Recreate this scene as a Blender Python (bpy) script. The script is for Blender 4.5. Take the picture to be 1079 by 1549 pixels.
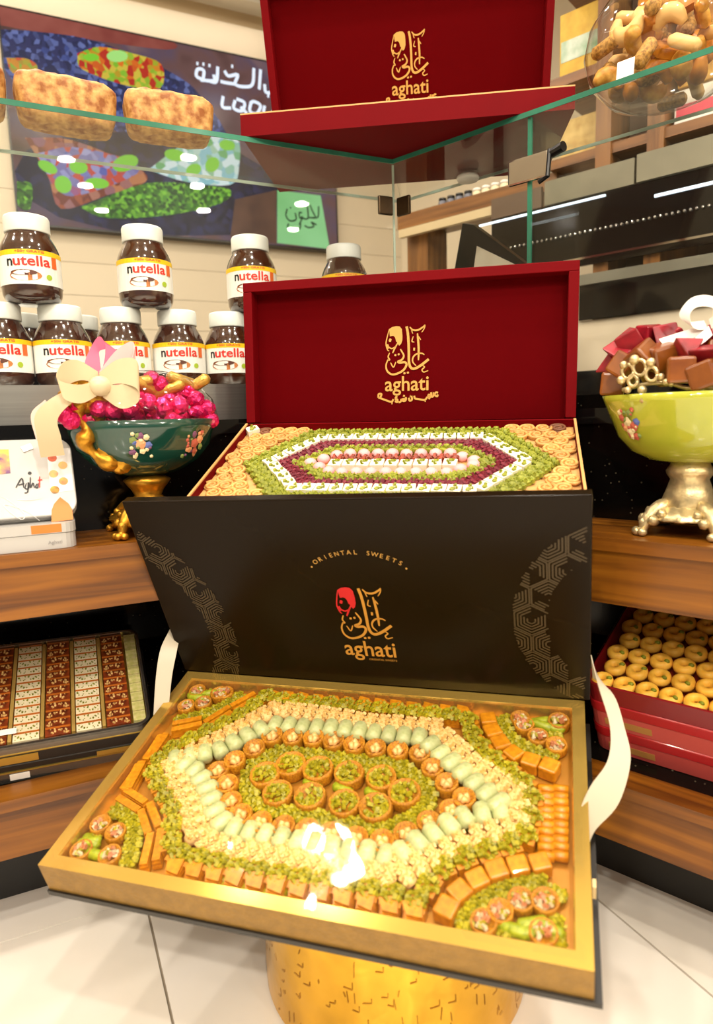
import bpy, bmesh, math, random
from mathutils import Vector, Matrix, Quaternion
R = random.Random(7)
PI = math.pi
for o in list(bpy.data.objects): bpy.data.objects.remove(o)
scene = bpy.context.scene
COL = scene.collection

# ------------------------------------------------------------------ camera
FPX, CX, CY, EYE = 1000.0, 539.5, 774.5, 0.64
PITCH, ROLL = math.radians(8.0), math.radians(1.7)
FW = Vector((0, math.cos(PITCH), -math.sin(PITCH)))
_r0 = Vector((1, 0, 0)); _u0 = _r0.cross(FW)
RT = _r0*math.cos(ROLL) - _u0*math.sin(ROLL)
UP = _r0*math.sin(ROLL) + _u0*math.cos(ROLL)
EYEP = Vector((0, 0, EYE))
cam_d = bpy.data.cameras.new('camera'); cam = bpy.data.objects.new('camera', cam_d); COL.objects.link(cam)
cam.matrix_world = Matrix.Translation(EYEP) @ Matrix((RT, UP, -FW)).transposed().to_4x4()
cam_d.sensor_fit = 'VERTICAL'; cam_d.sensor_height = 36.0; cam_d.sensor_width = 36.0
cam_d.lens = FPX/1549*36; cam_d.clip_start = 0.02
cam_d.dof.use_dof = True; cam_d.dof.focus_distance = 0.93; cam_d.dof.aperture_fstop = 4.5
scene.camera = cam

# ------------------------------------------------------------------ world, exposure, lights
scene.view_settings.view_transform = 'Standard'; scene.view_settings.look = 'None'
scene.view_settings.gamma = 1; scene.view_settings.use_curve_mapping = False
scene.view_settings.exposure = -0.22
wd = bpy.data.worlds.new('shop_ambient'); scene.world = wd; wd.use_nodes = True
wd.node_tree.nodes['Background'].inputs[0].default_value = (1.0, 0.95, 0.88, 1)
wd.node_tree.nodes['Background'].inputs[1].default_value = 0.38
CEIL = 2.13
DOWNLIGHTS = [(-.50, 1.33), (-.83, 1.43), (-1.36, 1.78), (.05, .55), (.62, .72), (-.62, .35), (.25, -.35), (1.25, .35), (-1.3, .6), (.9, 1.7), (0.1, 1.85),
              (-.5, -1.0), (.35, -1.5), (-1.2, -1.7), (-.25, -2.3), (1.14, -1.82), (1.42, -2.13), (1.59, -1.32), (1.90, -1.65), (1.74, -2.50), (2.23, -2.01), (2.61, -1.43), (3.0, -1.9)]  # leading entries added, not seen: frontal light for the tins under the ledges
LAMP_W = [6, 5, 5, 11, 9, 10, 16, 11, 10, 4, 4] + [34, 34, 26, 26] + [11]*8
def area_light(name, loc, size, watts, color=(1, .91, .79), rot=(0, 0, 0), sizey=None):
    d = bpy.data.lights.new(name, 'AREA'); d.energy = watts; d.color = color
    d.shape = 'DISK' if sizey is None else 'RECTANGLE'; d.size = size
    if sizey: d.size_y = sizey
    o = bpy.data.objects.new(name, d); COL.objects.link(o); o.location = loc; o.rotation_euler = rot
    return o

# ------------------------------------------------------------------ pixel helpers (photo pixels to points on real planes)
def ray(x, y): return FW + RT*((x-CX)/FPX) - UP*((y-CY)/FPX)
def on_plane(x, y, P, n):
    d = ray(x, y); return EYEP + d*((Vector(P)-EYEP).dot(n)/d.dot(n))
def at_z(x, y, z):
    d = ray(x, y); return EYEP + d*((z-EYE)/d.z)

# ------------------------------------------------------------------ materials
def lin(h):
    h = h.lstrip('#'); c = [int(h[i:i+2], 16)/255 for i in (0, 2, 4)]
    return tuple(v/12.92 if v <= .04045 else ((v+.055)/1.055)**2.4 for v in c) + (1,)
MATS = {}
def mat(name, col, rough=.5, metal=0., spec=.5, var=0., vscale=30., col2=None, bump=0., bscale=60., rnd=0., coat=0., emit=0., stretch=None, sub=0.):
    if name in MATS: return MATS[name]
    m = bpy.data.materials.new(name); MATS[name] = m; m.use_nodes = True
    nt = m.node_tree; b = nt.nodes['Principled BSDF']; c = lin(col) if isinstance(col, str) else col
    b.inputs['Base Color'].default_value = c; b.inputs['Roughness'].default_value = rough
    b.inputs['Metallic'].default_value = metal; b.inputs['Specular IOR Level'].default_value = spec
    b.inputs['Coat Weight'].default_value = coat; b.inputs['Coat Roughness'].default_value = .05
    if sub: 
        b.inputs['Subsurface Weight'].default_value = sub; b.inputs['Subsurface Scale'].default_value = .005
    if emit:
        b.inputs['Emission Color'].default_value = c; b.inputs['Emission Strength'].default_value = emit
    src = None
    tc = nt.nodes.new('ShaderNodeTexCoord'); vec = tc.outputs['Object']
    if stretch:
        mp = nt.nodes.new('ShaderNodeMapping'); mp.inputs['Scale'].default_value = stretch
        nt.links.new(vec, mp.inputs[0]); vec = mp.outputs[0]
    if col2 is not None or var:
        no = nt.nodes.new('ShaderNodeTexNoise'); no.inputs['Scale'].default_value = vscale; no.inputs['Detail'].default_value = 5
        nt.links.new(vec, no.inputs['Vector'])
        rp = nt.nodes.new('ShaderNodeValToRGB'); nt.links.new(no.outputs['Fac'], rp.inputs[0])
        c2 = lin(col2) if col2 is not None else tuple(min(1, v*(1-var)) for v in c[:3])+(1,)
        c1 = c if col2 is not None else tuple(min(1, v*(1+var)) for v in c[:3])+(1,)
        rp.color_ramp.elements[0].color = c2; rp.color_ramp.elements[1].color = c1
        rp.color_ramp.elements[0].position = .35; rp.color_ramp.elements[1].position = .65
        src = rp.outputs[0]
    if rnd:
        oi = nt.nodes.new('ShaderNodeObjectInfo'); hs = nt.nodes.new('ShaderNodeHueSaturation')
        mr = nt.nodes.new('ShaderNodeMapRange'); nt.links.new(oi.outputs['Random'], mr.inputs[0])
        mr.inputs[3].default_value = 1-rnd; mr.inputs[4].default_value = 1+rnd
        nt.links.new(mr.outputs[0], hs.inputs['Value']); hs.inputs['Color'].default_value = c
        if src: nt.links.new(src, hs.inputs['Color'])
        src = hs.outputs[0]
    if src:
        nt.links.new(src, b.inputs['Base Color'])
        if emit: nt.links.new(src, b.inputs['Emission Color'])
    if bump:
        n2 = nt.nodes.new('ShaderNodeTexNoise'); n2.inputs['Scale'].default_value = bscale; nt.links.new(vec, n2.inputs['Vector'])
        bp = nt.nodes.new('ShaderNodeBump'); bp.inputs['Strength'].default_value = bump; bp.inputs['Distance'].default_value = .002
        nt.links.new(n2.outputs['Fac'], bp.inputs['Height']); nt.links.new(bp.outputs[0], b.inputs['Normal'])
    return m
def clear_mat(name, tint=(1, 1, 1), refl=1.0, rough=.02, ior=1.5, body=0.0):
    m = bpy.data.materials.new(name); MATS[name] = m; m.use_nodes = True; nt = m.node_tree
    for n in list(nt.nodes):
        if n.type != 'OUTPUT_MATERIAL': nt.nodes.remove(n)
    out = nt.nodes['Material Output']
    tr = nt.nodes.new('ShaderNodeBsdfTransparent'); tr.inputs[0].default_value = (*tint, 1)
    gl = nt.nodes.new('ShaderNodeBsdfGlossy'); gl.inputs['Roughness'].default_value = rough
    lw = nt.nodes.new('ShaderNodeLayerWeight'); lw.inputs[0].default_value = .5      # Schlick reflectance, same from both faces
    pw = nt.nodes.new('ShaderNodeMath'); pw.operation = 'POWER'; pw.inputs[1].default_value = 5; nt.links.new(lw.outputs['Facing'], pw.inputs[0])
    f0 = ((ior-1)/(ior+1))**2
    ml = nt.nodes.new('ShaderNodeMath'); ml.operation = 'MULTIPLY_ADD'; ml.inputs[1].default_value = refl*(1-f0); ml.inputs[2].default_value = refl*f0+body
    mx = nt.nodes.new('ShaderNodeMixShader'); nt.links.new(pw.outputs[0], ml.inputs[0]); nt.links.new(ml.outputs[0], mx.inputs[0])
    nt.links.new(tr.outputs[0], mx.inputs[1]); nt.links.new(gl.outputs[0], mx.inputs[2]); nt.links.new(mx.outputs[0], out.inputs[0])
    return m
def wood_mat(name, a, b, c, axis_scale, rough=.35):
    m = bpy.data.materials.new(name); MATS[name] = m; m.use_nodes = True; nt = m.node_tree; p = nt.nodes['Principled BSDF']
    tc = nt.nodes.new('ShaderNodeTexCoord'); mp = nt.nodes.new('ShaderNodeMapping'); mp.inputs['Scale'].default_value = axis_scale
    nt.links.new(tc.outputs['Object'], mp.inputs[0])
    n1 = nt.nodes.new('ShaderNodeTexNoise'); n1.inputs['Scale'].default_value = 1; n1.inputs['Detail'].default_value = 7; n1.inputs['Distortion'].default_value = .6
    nt.links.new(mp.outputs[0], n1.inputs['Vector'])
    rp = nt.nodes.new('ShaderNodeValToRGB'); nt.links.new(n1.outputs['Fac'], rp.inputs[0])
    rp.color_ramp.elements[0].position = .3; rp.color_ramp.elements[0].color = lin(a); rp.color_ramp.elements[1].position = .72; rp.color_ramp.elements[1].color = lin(c)
    e = rp.color_ramp.elements.new(.5); e.color = lin(b)
    nt.links.new(rp.outputs[0], p.inputs['Base Color']); p.inputs['Roughness'].default_value = rough
    return m

# ------------------------------------------------------------------ mesh helpers
class MB:
    """collects verts and faces; .me() makes a mesh, .build() links ONE object"""
    def __init__(s): s.v = []; s.f = []; s.mi = []; s.cur = 0
    def add(s, vs, fs, M=None):
        k = len(s.v)
        s.v += [tuple(M @ Vector(p)) for p in vs] if M is not None else [tuple(p) for p in vs]
        for f in fs: s.f.append(tuple(i+k for i in f)); s.mi.append(s.cur)
        return s
    def box(s, x0, y0, z0, x1, y1, z1, M=None):
        v = [(x0,y0,z0),(x1,y0,z0),(x1,y1,z0),(x0,y1,z0),(x0,y0,z1),(x1,y0,z1),(x1,y1,z1),(x0,y1,z1)]
        return s.add(v, [(0,3,2,1),(4,5,6,7),(0,1,5,4),(1,2,6,5),(2,3,7,6),(3,0,4,7)], M)
    def prism(s, poly, h0, h1, axis='z', M=None):
        n = len(poly)
        mk = {'z': lambda p, h: (p[0], p[1], h), 'y': lambda p, h: (p[0], h, p[1]), 'x': lambda p, h: (h, p[0], p[1])}[axis]
        v = [mk(p, h0) for p in poly] + [mk(p, h1) for p in poly]
        return s.add(v, [tuple(range(n))[::-1], tuple(range(n, 2*n))] + [(i, (i+1) % n, n+(i+1) % n, n+i) for i in range(n)], M)
    def lathe(s, prof, n=24, M=None, rfun=None, a0=0, a1=2*PI):
        full = abs(a1-a0-2*PI) < 1e-6; m = n if full else n+1; v = []; f = []
        for i in range(m):
            a = a0+(a1-a0)*i/n
            for j, (r, z) in enumerate(prof):
                rr = r*(rfun(a, j) if rfun else 1); v.append((rr*math.cos(a), rr*math.sin(a), z))
        k = len(prof)
        for i in range(n):
            i2 = (i+1) % m
            for j in range(k-1): f.append((i*k+j, i2*k+j, i2*k+j+1, i*k+j+1))
        return s.add(v, f, M)
    def tube(s, pts, rad, n=8, M=None, cap=True):
        pts = [Vector(p) for p in pts]; v = []; f = []; N = len(pts)
        rr = rad if isinstance(rad, (list, tuple)) else [rad]*N
        up = Vector((0, 0, 1)); prev = None
        for i, p in enumerate(pts):
            t = (pts[min(i+1, N-1)] - pts[max(i-1, 0)]).normalized()
            if prev is None:
                a = t.cross(up) if abs(t.dot(up)) < .95 else t.cross(Vector((1, 0, 0)))
            else: a = prev - t*prev.dot(t)
            a.normalize(); prev = a; b = t.cross(a)
            for k in range(n):
                an = 2*PI*k/n; v.append(p + a*(rr[i]*math.cos(an)) + b*(rr[i]*math.sin(an)))
        for i in range(N-1):
            for k in range(n): f.append((i*n+k, i*n+(k+1) % n, (i+1)*n+(k+1) % n, (i+1)*n+k))
        if cap: f += [tuple(range(n))[::-1], tuple((N-1)*n+k for k in range(n))]
        return s.add(v, f, M)
    def ball(s, c, r, seg=8, rings=5, M=None, sc=(1, 1, 1), jit=0):
        v = []; f = []
        v.append((0, 0, 1))
        for j in range(1, rings):
            t = PI*j/rings
            for i in range(seg):
                a = 2*PI*i/seg; q = 1+R.uniform(-jit, jit)
                v.append((math.sin(t)*math.cos(a)*q, math.sin(t)*math.sin(a)*q, math.cos(t)*q))
        v.append((0, 0, -1)); L = len(v)-1
        for i in range(seg): f.append((0, 1+i, 1+(i+1) % seg)); f.append((L, L-seg+(i+1) % seg, L-seg+i))
        for j in range(rings-2):
            for i in range(seg):
                a = 1+j*seg+i; b = 1+j*seg+(i+1) % seg; f.append((a, a+seg, b+seg, b))
        v = [(c[0]+p[0]*r*sc[0], c[1]+p[1]*r*sc[1], c[2]+p[2]*r*sc[2]) for p in v]
        return s.add(v, f, M)
    def strip(s, pts, wid, thick=.0006, M=None):
        """ribbon: pts centre line, wid list of width vectors"""
        v = []; f = []; N = len(pts); pts = [Vector(p) for p in pts]; wid = [Vector(w) for w in wid]
        for i in range(N):
            t = (pts[min(i+1, N-1)] - pts[max(i-1, 0)]); nn = t.cross(wid[i]); nn = nn.normalized()*thick if nn.length > 1e-9 else Vector((0,0,thick))
            v += [pts[i]-wid[i]/2-nn, pts[i]+wid[i]/2-nn, pts[i]+wid[i]/2+nn, pts[i]-wid[i]/2+nn]
        for i in range(N-1):
            for k in range(4): f.append((4*i+k, 4*i+(k+1) % 4, 4*i+4+(k+1) % 4, 4*i+4+k))
        f += [(0, 3, 2, 1), (4*N-4, 4*N-3, 4*N-2, 4*N-1)]
        return s.add(v, f, M)
    def me(s, name, mats, smooth=False, recalc=True):
        me = bpy.data.meshes.new(name); me.from_pydata(s.v, [], s.f)
        for m in (mats if isinstance(mats, (list, tuple)) else [mats]): me.materials.append(m)
        if any(s.mi): me.polygons.foreach_set('material_index', s.mi)
        if recalc:
            bm = bmesh.new(); bm.from_mesh(me); bmesh.ops.recalc_face_normals(bm, faces=bm.faces); bm.to_mesh(me); bm.free()
        if smooth: me.polygons.foreach_set('use_smooth', [True]*len(me.polygons))
        me.update(); return me
    def build(s, name, mats, parent=None, smooth=False, M=None, bevel=0, seg=2, angle=None):
        me = s.me(name, mats, smooth)
        if bevel:
            bm = bmesh.new(); bm.from_mesh(me); bmesh.ops.remove_doubles(bm, verts=bm.verts, dist=1e-6)
            bmesh.ops.bevel(bm, geom=list(bm.edges), offset=bevel, segments=seg, affect='EDGES', profile=.5, clamp_overlap=True); bm.to_mesh(me); bm.free()
        if smooth and angle: 
            me.set_sharp_from_angle(angle=math.radians(angle))
        return link(name, me, parent, M)
def link(name, me, parent=None, M=None):
    o = bpy.data.objects.new(name, me); COL.objects.link(o)
    if parent: o.parent = parent
    if M is not None: o.matrix_local = M
    return o
def tag(o, label=None, cat=None, group=None, kind=None):
    if label: o['label'] = label
    if cat: o['category'] = cat
    if group: o['group'] = group
    if kind: o['kind'] = kind
    return o
def thing(name, M, label, cat, group=None):
    o = bpy.data.objects.new(name, None); COL.objects.link(o); o.empty_display_size = .05
    o.matrix_world = M; return tag(o, label, cat, group)
def frame(o, x, y, z): 
    m = Matrix((x, y, z)).transposed().to_4x4(); return Matrix.Translation(o) @ m
def T(x, y, z): return Matrix.Translation((x, y, z))
def RZ(a): return Matrix.Rotation(a, 4, 'Z')
def RX(a): return Matrix.Rotation(a, 4, 'X')
def RY(a): return Matrix.Rotation(a, 4, 'Y')
def SC(x, y=None, z=None):
    y = x if y is None else y; z = x if z is None else z
    return Matrix.Diagonal((x, y, z, 1))
def catmull(pts, n=6):
    pts = [Vector(p) for p in pts]; out = []
    P = [pts[0]*2-pts[1]] + pts + [pts[-1]*2-pts[-2]]
    for i in range(1, len(P)-2):
        a, b, c, d = P[i-1], P[i], P[i+1], P[i+2]
        for k in range(n):
            t = k/n
            out.append(.5*((2*b)+(c-a)*t+(2*a-5*b+4*c-d)*t*t+(3*b-a-3*c+d)*t**3))
    out.append(pts[-1]); return out
def stroke(mb, pts, w, n=5, z0=0, th=.0004, taper=True, conv=None):
    """flat calligraphic stroke in the xy plane; pts (x,y), w width (float or list)"""
    c = catmull([(p[0], p[1], 0) for p in pts], n); N = len(c); v = []; f = []
    for i, p in enumerate(c):
        t = (c[min(i+1, N-1)]-c[max(i-1, 0)]); t.normalize(); q = Vector((-t.y, t.x, 0))
        ww = w if not isinstance(w, (list, tuple)) else w[0]+(w[1]-w[0])*i/(N-1)
        if taper: ww *= .45+.55*math.sin(PI*min(1, max(0, (i+.6)/(N+.2))))**.6
        for sg in (-1, 1): v.append((p.x+sg*q.x*ww/2, p.y+sg*q.y*ww/2, z0+th))
    for i in range(N-1): f.append((2*i, 2*i+1, 2*i+3, 2*i+2))
    mb.add([conv(a) for a in v] if conv else v, f)
_txt = {}
def text_verts(s, size=1.0, align='CENTER', bold=0.0):
    key = (s, align, bold)
    if key not in _txt:
        cu = bpy.data.curves.new('t', 'FONT'); cu.body = s; cu.align_x = align; cu.size = 1; cu.resolution_u = 3; cu.offset = bold
        o = bpy.data.objects.new('t', cu); COL.objects.link(o)
        dg = bpy.context.evaluated_depsgraph_get(); me = bpy.data.meshes.new_from_object(o.evaluated_get(dg))
        _txt[key] = ([tuple(v.co) for v in me.vertices], [tuple(p.vertices) for p in me.polygons])
        bpy.data.objects.remove(o); bpy.data.curves.remove(cu); bpy.data.meshes.remove(me)
    v, f = _txt[key]
    return [(a[0]*size, a[1]*size, 0) for a in v], f

# ------------------------------------------------------------------ counter frames
CN = Vector((.078, 1.18, 0))
UL, NL = Vector((-.905, -.425, 0)).normalized(), None
NL = Vector((-UL.y*-1, 0, 0)); NL = Vector((.425, -.905, 0)).normalized()
UR = Vector((.751, -.661, 0)).normalized(); NR = Vector((-.661, -.751, 0)).normalized()
ML = frame(CN, -UL, -NL, Vector((0, 0, 1)))          # local x to the right, y away from the viewer
MR = frame(CN, UR, -NR, Vector((0, 0, 1)))
MITRE = .656
def px_local(M, x, y, s):
    """photo pixel on the vertical plane s metres in front of the glass line, in counter coordinates"""
    n = -(M.to_3x3() @ Vector((0, 1, 0))); p = on_plane(x, y, CN+n*s, n)
    return M.inverted() @ p
# ------------------------------------------------------------------ shared materials
def setup_materials():
    g = globals()
    g['WOODL'] = wood_mat('walnut_wood', '#4a2604', '#76440a', '#925a12', (3, 60, 60))
    g['WOODV'] = wood_mat('oak_post_wood', '#5e3a14', '#7c5024', '#94652e', (50, 50, 3))
    g['STONE'] = mat('black_granite', '#070605', .12, spec=.25)
    g['KICK'] = mat('black_kick', '#14120e', .45)
    g['STEEL'] = mat('brushed_steel', '#a8a69e', .32, 1.0, var=.08, vscale=4, stretch=(1, 1, 60))
    g['GLASS'] = clear_mat('clear_glass', (.985, .995, .99), .45, .0, 1.45)
    g['GEDGE'] = mat('green_glass_edge', '#2c6e58', .1, spec=.6, emit=.0, var=.25, vscale=9)
    g['FILM'] = clear_mat('clear_film', (1, 1, 1), 1.0, .04, 1.35)
    g['PLASTIC'] = clear_mat('clear_plastic', (.98, .97, .94), 1.2, .06, 1.45)
    g['GOLD'] = mat('gold_foil', '#d8a93c', .28, 1.0)
    g['GOLDP'] = mat('gold_print', '#c9913a', .45, .3)
    g['PALEGOLD'] = mat('pale_gold_print', '#cc9a48', .5)
    g['WHITE'] = mat('white_paint', '#efece4', .4)
    g['CHROME'] = mat('chrome', '#d9d9d6', .08, 1.0)
    g['BLACKP'] = mat('black_plastic', '#0b0b0b', .3)
setup_materials()
def granite_specks(m):
    nt = m.node_tree; p = nt.nodes['Principled BSDF']; tc = nt.nodes.new('ShaderNodeTexCoord')
    vo = nt.nodes.new('ShaderNodeTexVoronoi'); vo.inputs['Scale'].default_value = 90; nt.links.new(tc.outputs['Object'], vo.inputs['Vector'])
    rp = nt.nodes.new('ShaderNodeValToRGB'); rp.color_ramp.elements[0].position = .06; rp.color_ramp.elements[0].color = lin('#4c4638')
    rp.color_ramp.elements[1].position = .13; rp.color_ramp.elements[1].color = lin('#0a0806')
    nt.links.new(vo.outputs['Distance'], rp.inputs[0]); nt.links.new(rp.outputs[0], p.inputs['Base Color'])
granite_specks(STONE)

# ------------------------------------------------------------------ setting
TILE = mat('porcelain_tile', '#ece6dc', .16, col2='#e2dacb', vscale=3, spec=.5)
fl = MB().box(-4.2, -4.2, -.05, 4.2, 4.2, -.004).build('floor', mat('grout', '#9c8f7c', .8)); tag(fl, kind='structure')
tile_me = MB().box(-.2685, -.2685, -.004, .2685, .2685, 0).me('tile', TILE)
tx0, ty0 = .074, .877
for i in range(-5, 6):
    for j in range(-6, 4):
        q = -UL*(tx0+.54*(i+.5)) + (-NL)*(ty0+.54*(j+.5))
        if abs(q.x) < 3.2 and -3 < q.y < 3: link('tile', tile_me, fl, T(q.x, q.y, 0) @ RZ(math.atan2(-UL.y, -UL.x)))
ceil = MB().box(-4.2, -4.2, CEIL, 4.2, 4.2, CEIL+.05).build('ceiling', mat('ceiling_paint', '#e9e2d2', .8)); tag(ceil, kind='structure')
WALLP = mat('beige_wall', '#dccdb2', .6, var=.03, vscale=2)
wl = MB().box(-3.2, 1.53, 0, .9, 1.6, CEIL, ML).build('wall_left', mat('wall_groove', '#bfa884', .7)); tag(wl, kind='structure')
plk = MB().box(-2.05, 0, 0, 2.05, .02, .1075).me('plank', WALLP)
for k in range(20):
    if k*.109 < CEIL-.1: link('plank', plk, wl, ML @ T(-1.15, 1.51, .003+k*.109))
wr = MB().box(-1.4, 1.40, 0, 3.2, 1.47, CEIL, MR).build('wall_right', WALLP); tag(wr, kind='structure')
for nm, a, b in (('wall_far_right', (3.6, -4.2), (3.7, 4.2)), ('wall_far_left', (-3.7, -4.2), (-3.6, 4.2))):
    w_ = MB().box(a[0], a[1], 0, b[0], b[1], CEIL).build(nm, WALLP); tag(w_, kind='structure')

# ceiling downlights, added ones included: trim ring plus its own light
ring = MB().lathe([(.042, .0), (.058, .0), (.06, -.004), (.056, -.008), (.042, -.004)], 20).me('trim_ring', WHITE, True)
lens = MB().lathe([(0, -.001), (.042, -.001)], 20).me('lens', mat('lamp_lens', '#fff3dd', .3, emit=6.0))
for i, (x, y) in enumerate(DOWNLIGHTS):
    d = thing('downlight', T(x, y, CEIL-.001), 'round white recessed downlight in the shop ceiling', 'ceiling light', 'recessed ceiling downlights')
    link('trim_ring', ring, d); link('lens', lens, d)
    area_light('downlight_lamp', (x, y, CEIL-.014), .085, LAMP_W[i]).parent = None
# linear light along the top of the left wall
ll = thing('linear_light', ML @ T(-.9, 1.40, CEIL-.012), 'long slim white linear light along the ceiling above the screen', 'ceiling light')
MB().box(-1.3, -.02, -.008, 1.3, .02, .012).build('housing', WHITE, ll)
area_light('linear_lamp', (ML @ T(-.9, 1.40, CEIL-.022)).translation, 2.5, 5, rot=(0, 0, math.atan2(-UL.y, -UL.x)), sizey=.03)

# ------------------------------------------------------------------ display counters
LEDGE, LIPZ, DECK, PANEL, GTOP = .50, .21, .70, .645, 1.06
def run(mb, M, side, s0, s1, z0, z1, far=1.35):
    """straight run with a mitred end at the inner corner; s towards the viewer"""
    if side == 'L': poly = [(-far, -s1), (-MITRE*s1, -s1), (-MITRE*s0, -s0), (-far, -s0)]
    else: poly = [(MITRE*s1, -s1), (far, -s1), (far, -s0), (MITRE*s0, -s0)]
    return mb.prism(poly, z0, z1)
def slant_run(mb, side, prof, far=1.35):
    n = len(prof)
    sg = -1 if side == 'L' else 1
    v = [(sg*far, -s, z) for s, z in prof] + [(sg*MITRE*s, -s, z) for s, z in prof]
    return mb.add(v, [tuple(range(n)), tuple(range(n, 2*n))[::-1]] + [(i, (i+1) % n, n+(i+1) % n, n+i) for i in range(n)])
SLOPE = math.radians(22)
def counter(side, M, label):
    c = thing('display_counter', M, label, 'counter')
    b = lambda nm, m, *a: run(MB(), M, side, *a).build(nm, m, c)
    b('kickplate', KICK, -.40, .07, 0, .134)
    b('lower_fascia', WOODL, -.40, .2, .134, .196)
    b('wood_lip', WOODL, .165, .206, .196, LIPZ)
    back_s = -.06; zb = LIPZ-.006+(.165-back_s)*math.tan(SLOPE)
    slant_run(MB(), side, [(.165, LIPZ-.02), (.165, LIPZ-.004), (back_s, zb), (back_s, LIPZ-.02)]).build('granite_shelf', STONE, c)
    b('back_panel', STONE, -.40, -.06, .196, .42)
    b('upper_fascia', WOODL, -.06, .2, .423, .484)
    b('wood_ledge', WOODL, .06, .206, .485, LEDGE)
    b('stone_panel', STONE, -.40, .07, .485, PANEL-.02)
    b('stone_top', mat('black_stone_top', '#0d0c0b', .1, spec=.25), -.40, .076, PANEL-.02, PANEL)
    if side == 'L': b('steel_deck', STEEL, -.40, .0, PANEL, DECK)
    else: b('stone_deck', STONE, -.40, -.02, PANEL, PANEL+.02)
    z0 = DECK if side == 'L' else PANEL
    b('front_glass', GLASS, -.006, 0, z0, GTOP)
    b('top_glass', GLASS, -.17, .004, GTOP, GTOP+.007)
    b('glass_front_edge', GEDGE, .004, .0055, GTOP, GTOP+.007)
    b('glass_back_edge', mat('pale_glass_edge', '#b9cbb9', .15), -.1712, -.17, GTOP+.001, GTOP+.006)
    return c
cl = counter('L', ML, 'long wood and black stone counter with steel deck, left of the corner')
cr = counter('R', MR, 'long wood and black stone counter right of the corner, under the cookie bowl')
MB().box(-.0016, -.0015, DECK, .0016, .001, GTOP).build('corner_glass_edge', MATS['pale_glass_edge'], cl)
# glass partition and clamps on the right counter
q = px_local(MR, 803, 260, -.003)
MB().box(q.x-.003, -.001, PANEL+.02, q.x+.003, .003, GTOP).build('partition_edge', GEDGE, cr)
MB().box(q.x-.003, .004, PANEL+.02, q.x+.003, .17, GTOP).build('glass_partition', GLASS, cr)
def clamp(parent, M, two=True):
    o = MB().box(-.014, -.010, -.013, .014, .006, .013).build('clamp_plate', CHROME, parent, M=M, bevel=.003)
    MB().lathe([(0, 0), (.005, 0), (.005, .003), (0, .003)], 12, RX(PI/2) @ T(0, 0, .010)).build('clamp_screw', CHROME, o)
    return o
q = px_local(MR, 800, 256, .004)
MB().box(-.032, -.008, -.018, .032, -.002, .018).build('clamp_plate', mat('dark_chrome', '#b4aca0', .1, .9), cr, M=T(q.x, 0, q.z), bevel=.004)
MB().tube([(.034, -.002, .016), (.034, -.008, .016), (.034, -.014, -.02), (.02, -.012, -.024)], .0035, 8).build('clamp_arm', BLACKP, cr, M=T(q.x, 0, q.z))
MB().tube([(.036, -.006, .012), (.056, -.012, .014)], [.006, .007], 10).build('clamp_knob', BLACKP, cr, M=T(q.x, 0, q.z))
q = px_local(ML, 583, 312, .003); MB().box(-.015, -.006, -.015, .012, .0, .015).build('corner_clamp', mat('bronze_clamp', '#4c3d2c', .2, .9), cl, M=T(q.x, q.y, q.z), bevel=.002)
q = px_local(MR, 613, 312, .003); MB().box(-.014, -.006, -.015, .013, .0, .015).build('corner_clamp', MATS['bronze_clamp'], cr, M=T(q.x, q.y, q.z), bevel=.002)
p = at_z(708, 270, GTOP-.004); MB().lathe([(0, .004), (.019, .004), (.02, 0), (.018, -.004), (0, -.004)], 24).build('glass_pad', WHITE, cr, smooth=True, M=MR.inverted() @ T(*p))

# ------------------------------------------------------------------ picture screen on the left wall
TVY = 1.5
def tv(x, y, d=0):
    n = -(ML.to_3x3() @ Vector((0, 1, 0))); p = ML.inverted() @ on_plane(x, y, CN-n*TVY, n); return (p.x, p.z)
a0, a1 = tv(2, 17), tv(508, 380)
sx0, sx1, sz0, sz1 = -.583, a1[0], 1.300, 1.953
scr = thing('wall_screen', ML @ T(0, TVY, 0), 'large wall screen showing a dessert advert with white Arabic lettering', 'screen')
MB().box(sx0, -.03, sz0, sx1, .008, sz1).build('screen_frame', BLACKP, scr)
def emis(name, col, st=.9, col2=None, sc=60, vor=False):
    if name in MATS: return MATS[name]
    m = bpy.data.materials.new(name); MATS[name] = m; m.use_nodes = True; nt = m.node_tree; p = nt.nodes['Principled BSDF']
    p.inputs['Base Color'].default_value = (.01, .01, .01, 1); p.inputs['Roughness'].default_value = .25; p.inputs['Emission Strength'].default_value = st*1.25; p.inputs['Specular IOR Level'].default_value = .15
    p.inputs['Emission Color'].default_value = lin(col)
    if col2:
        tc = nt.nodes.new('ShaderNodeTexCoord')
        if vor:
            t = nt.nodes.new('ShaderNodeTexVoronoi'); o = t.outputs['Color']
        else:
            t = nt.nodes.new('ShaderNodeTexNoise'); o = t.outputs['Fac']
        t.inputs['Scale'].default_value = sc; nt.links.new(tc.outputs['Object'], t.inputs['Vector'])
        rp = nt.nodes.new('ShaderNodeValToRGB'); rp.color_ramp.elements[0].color = lin(col)
        cols = col2 if isinstance(col2, list) else [col2]
        rp.color_ramp.elements[0].position = .3; rp.color_ramp.elements[1].color = lin(cols[-1]); rp.color_ramp.elements[1].position = .7
        for k, cc in enumerate(cols[:-1]): rp.color_ramp.elements.new(.3+.4*(k+1)/len(cols)).color = lin(cc)
        nt.links.new(o, rp.inputs[0]); nt.links.new(rp.outputs[0], p.inputs['Emission Color'])
    return m
SCL = [0]
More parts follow.
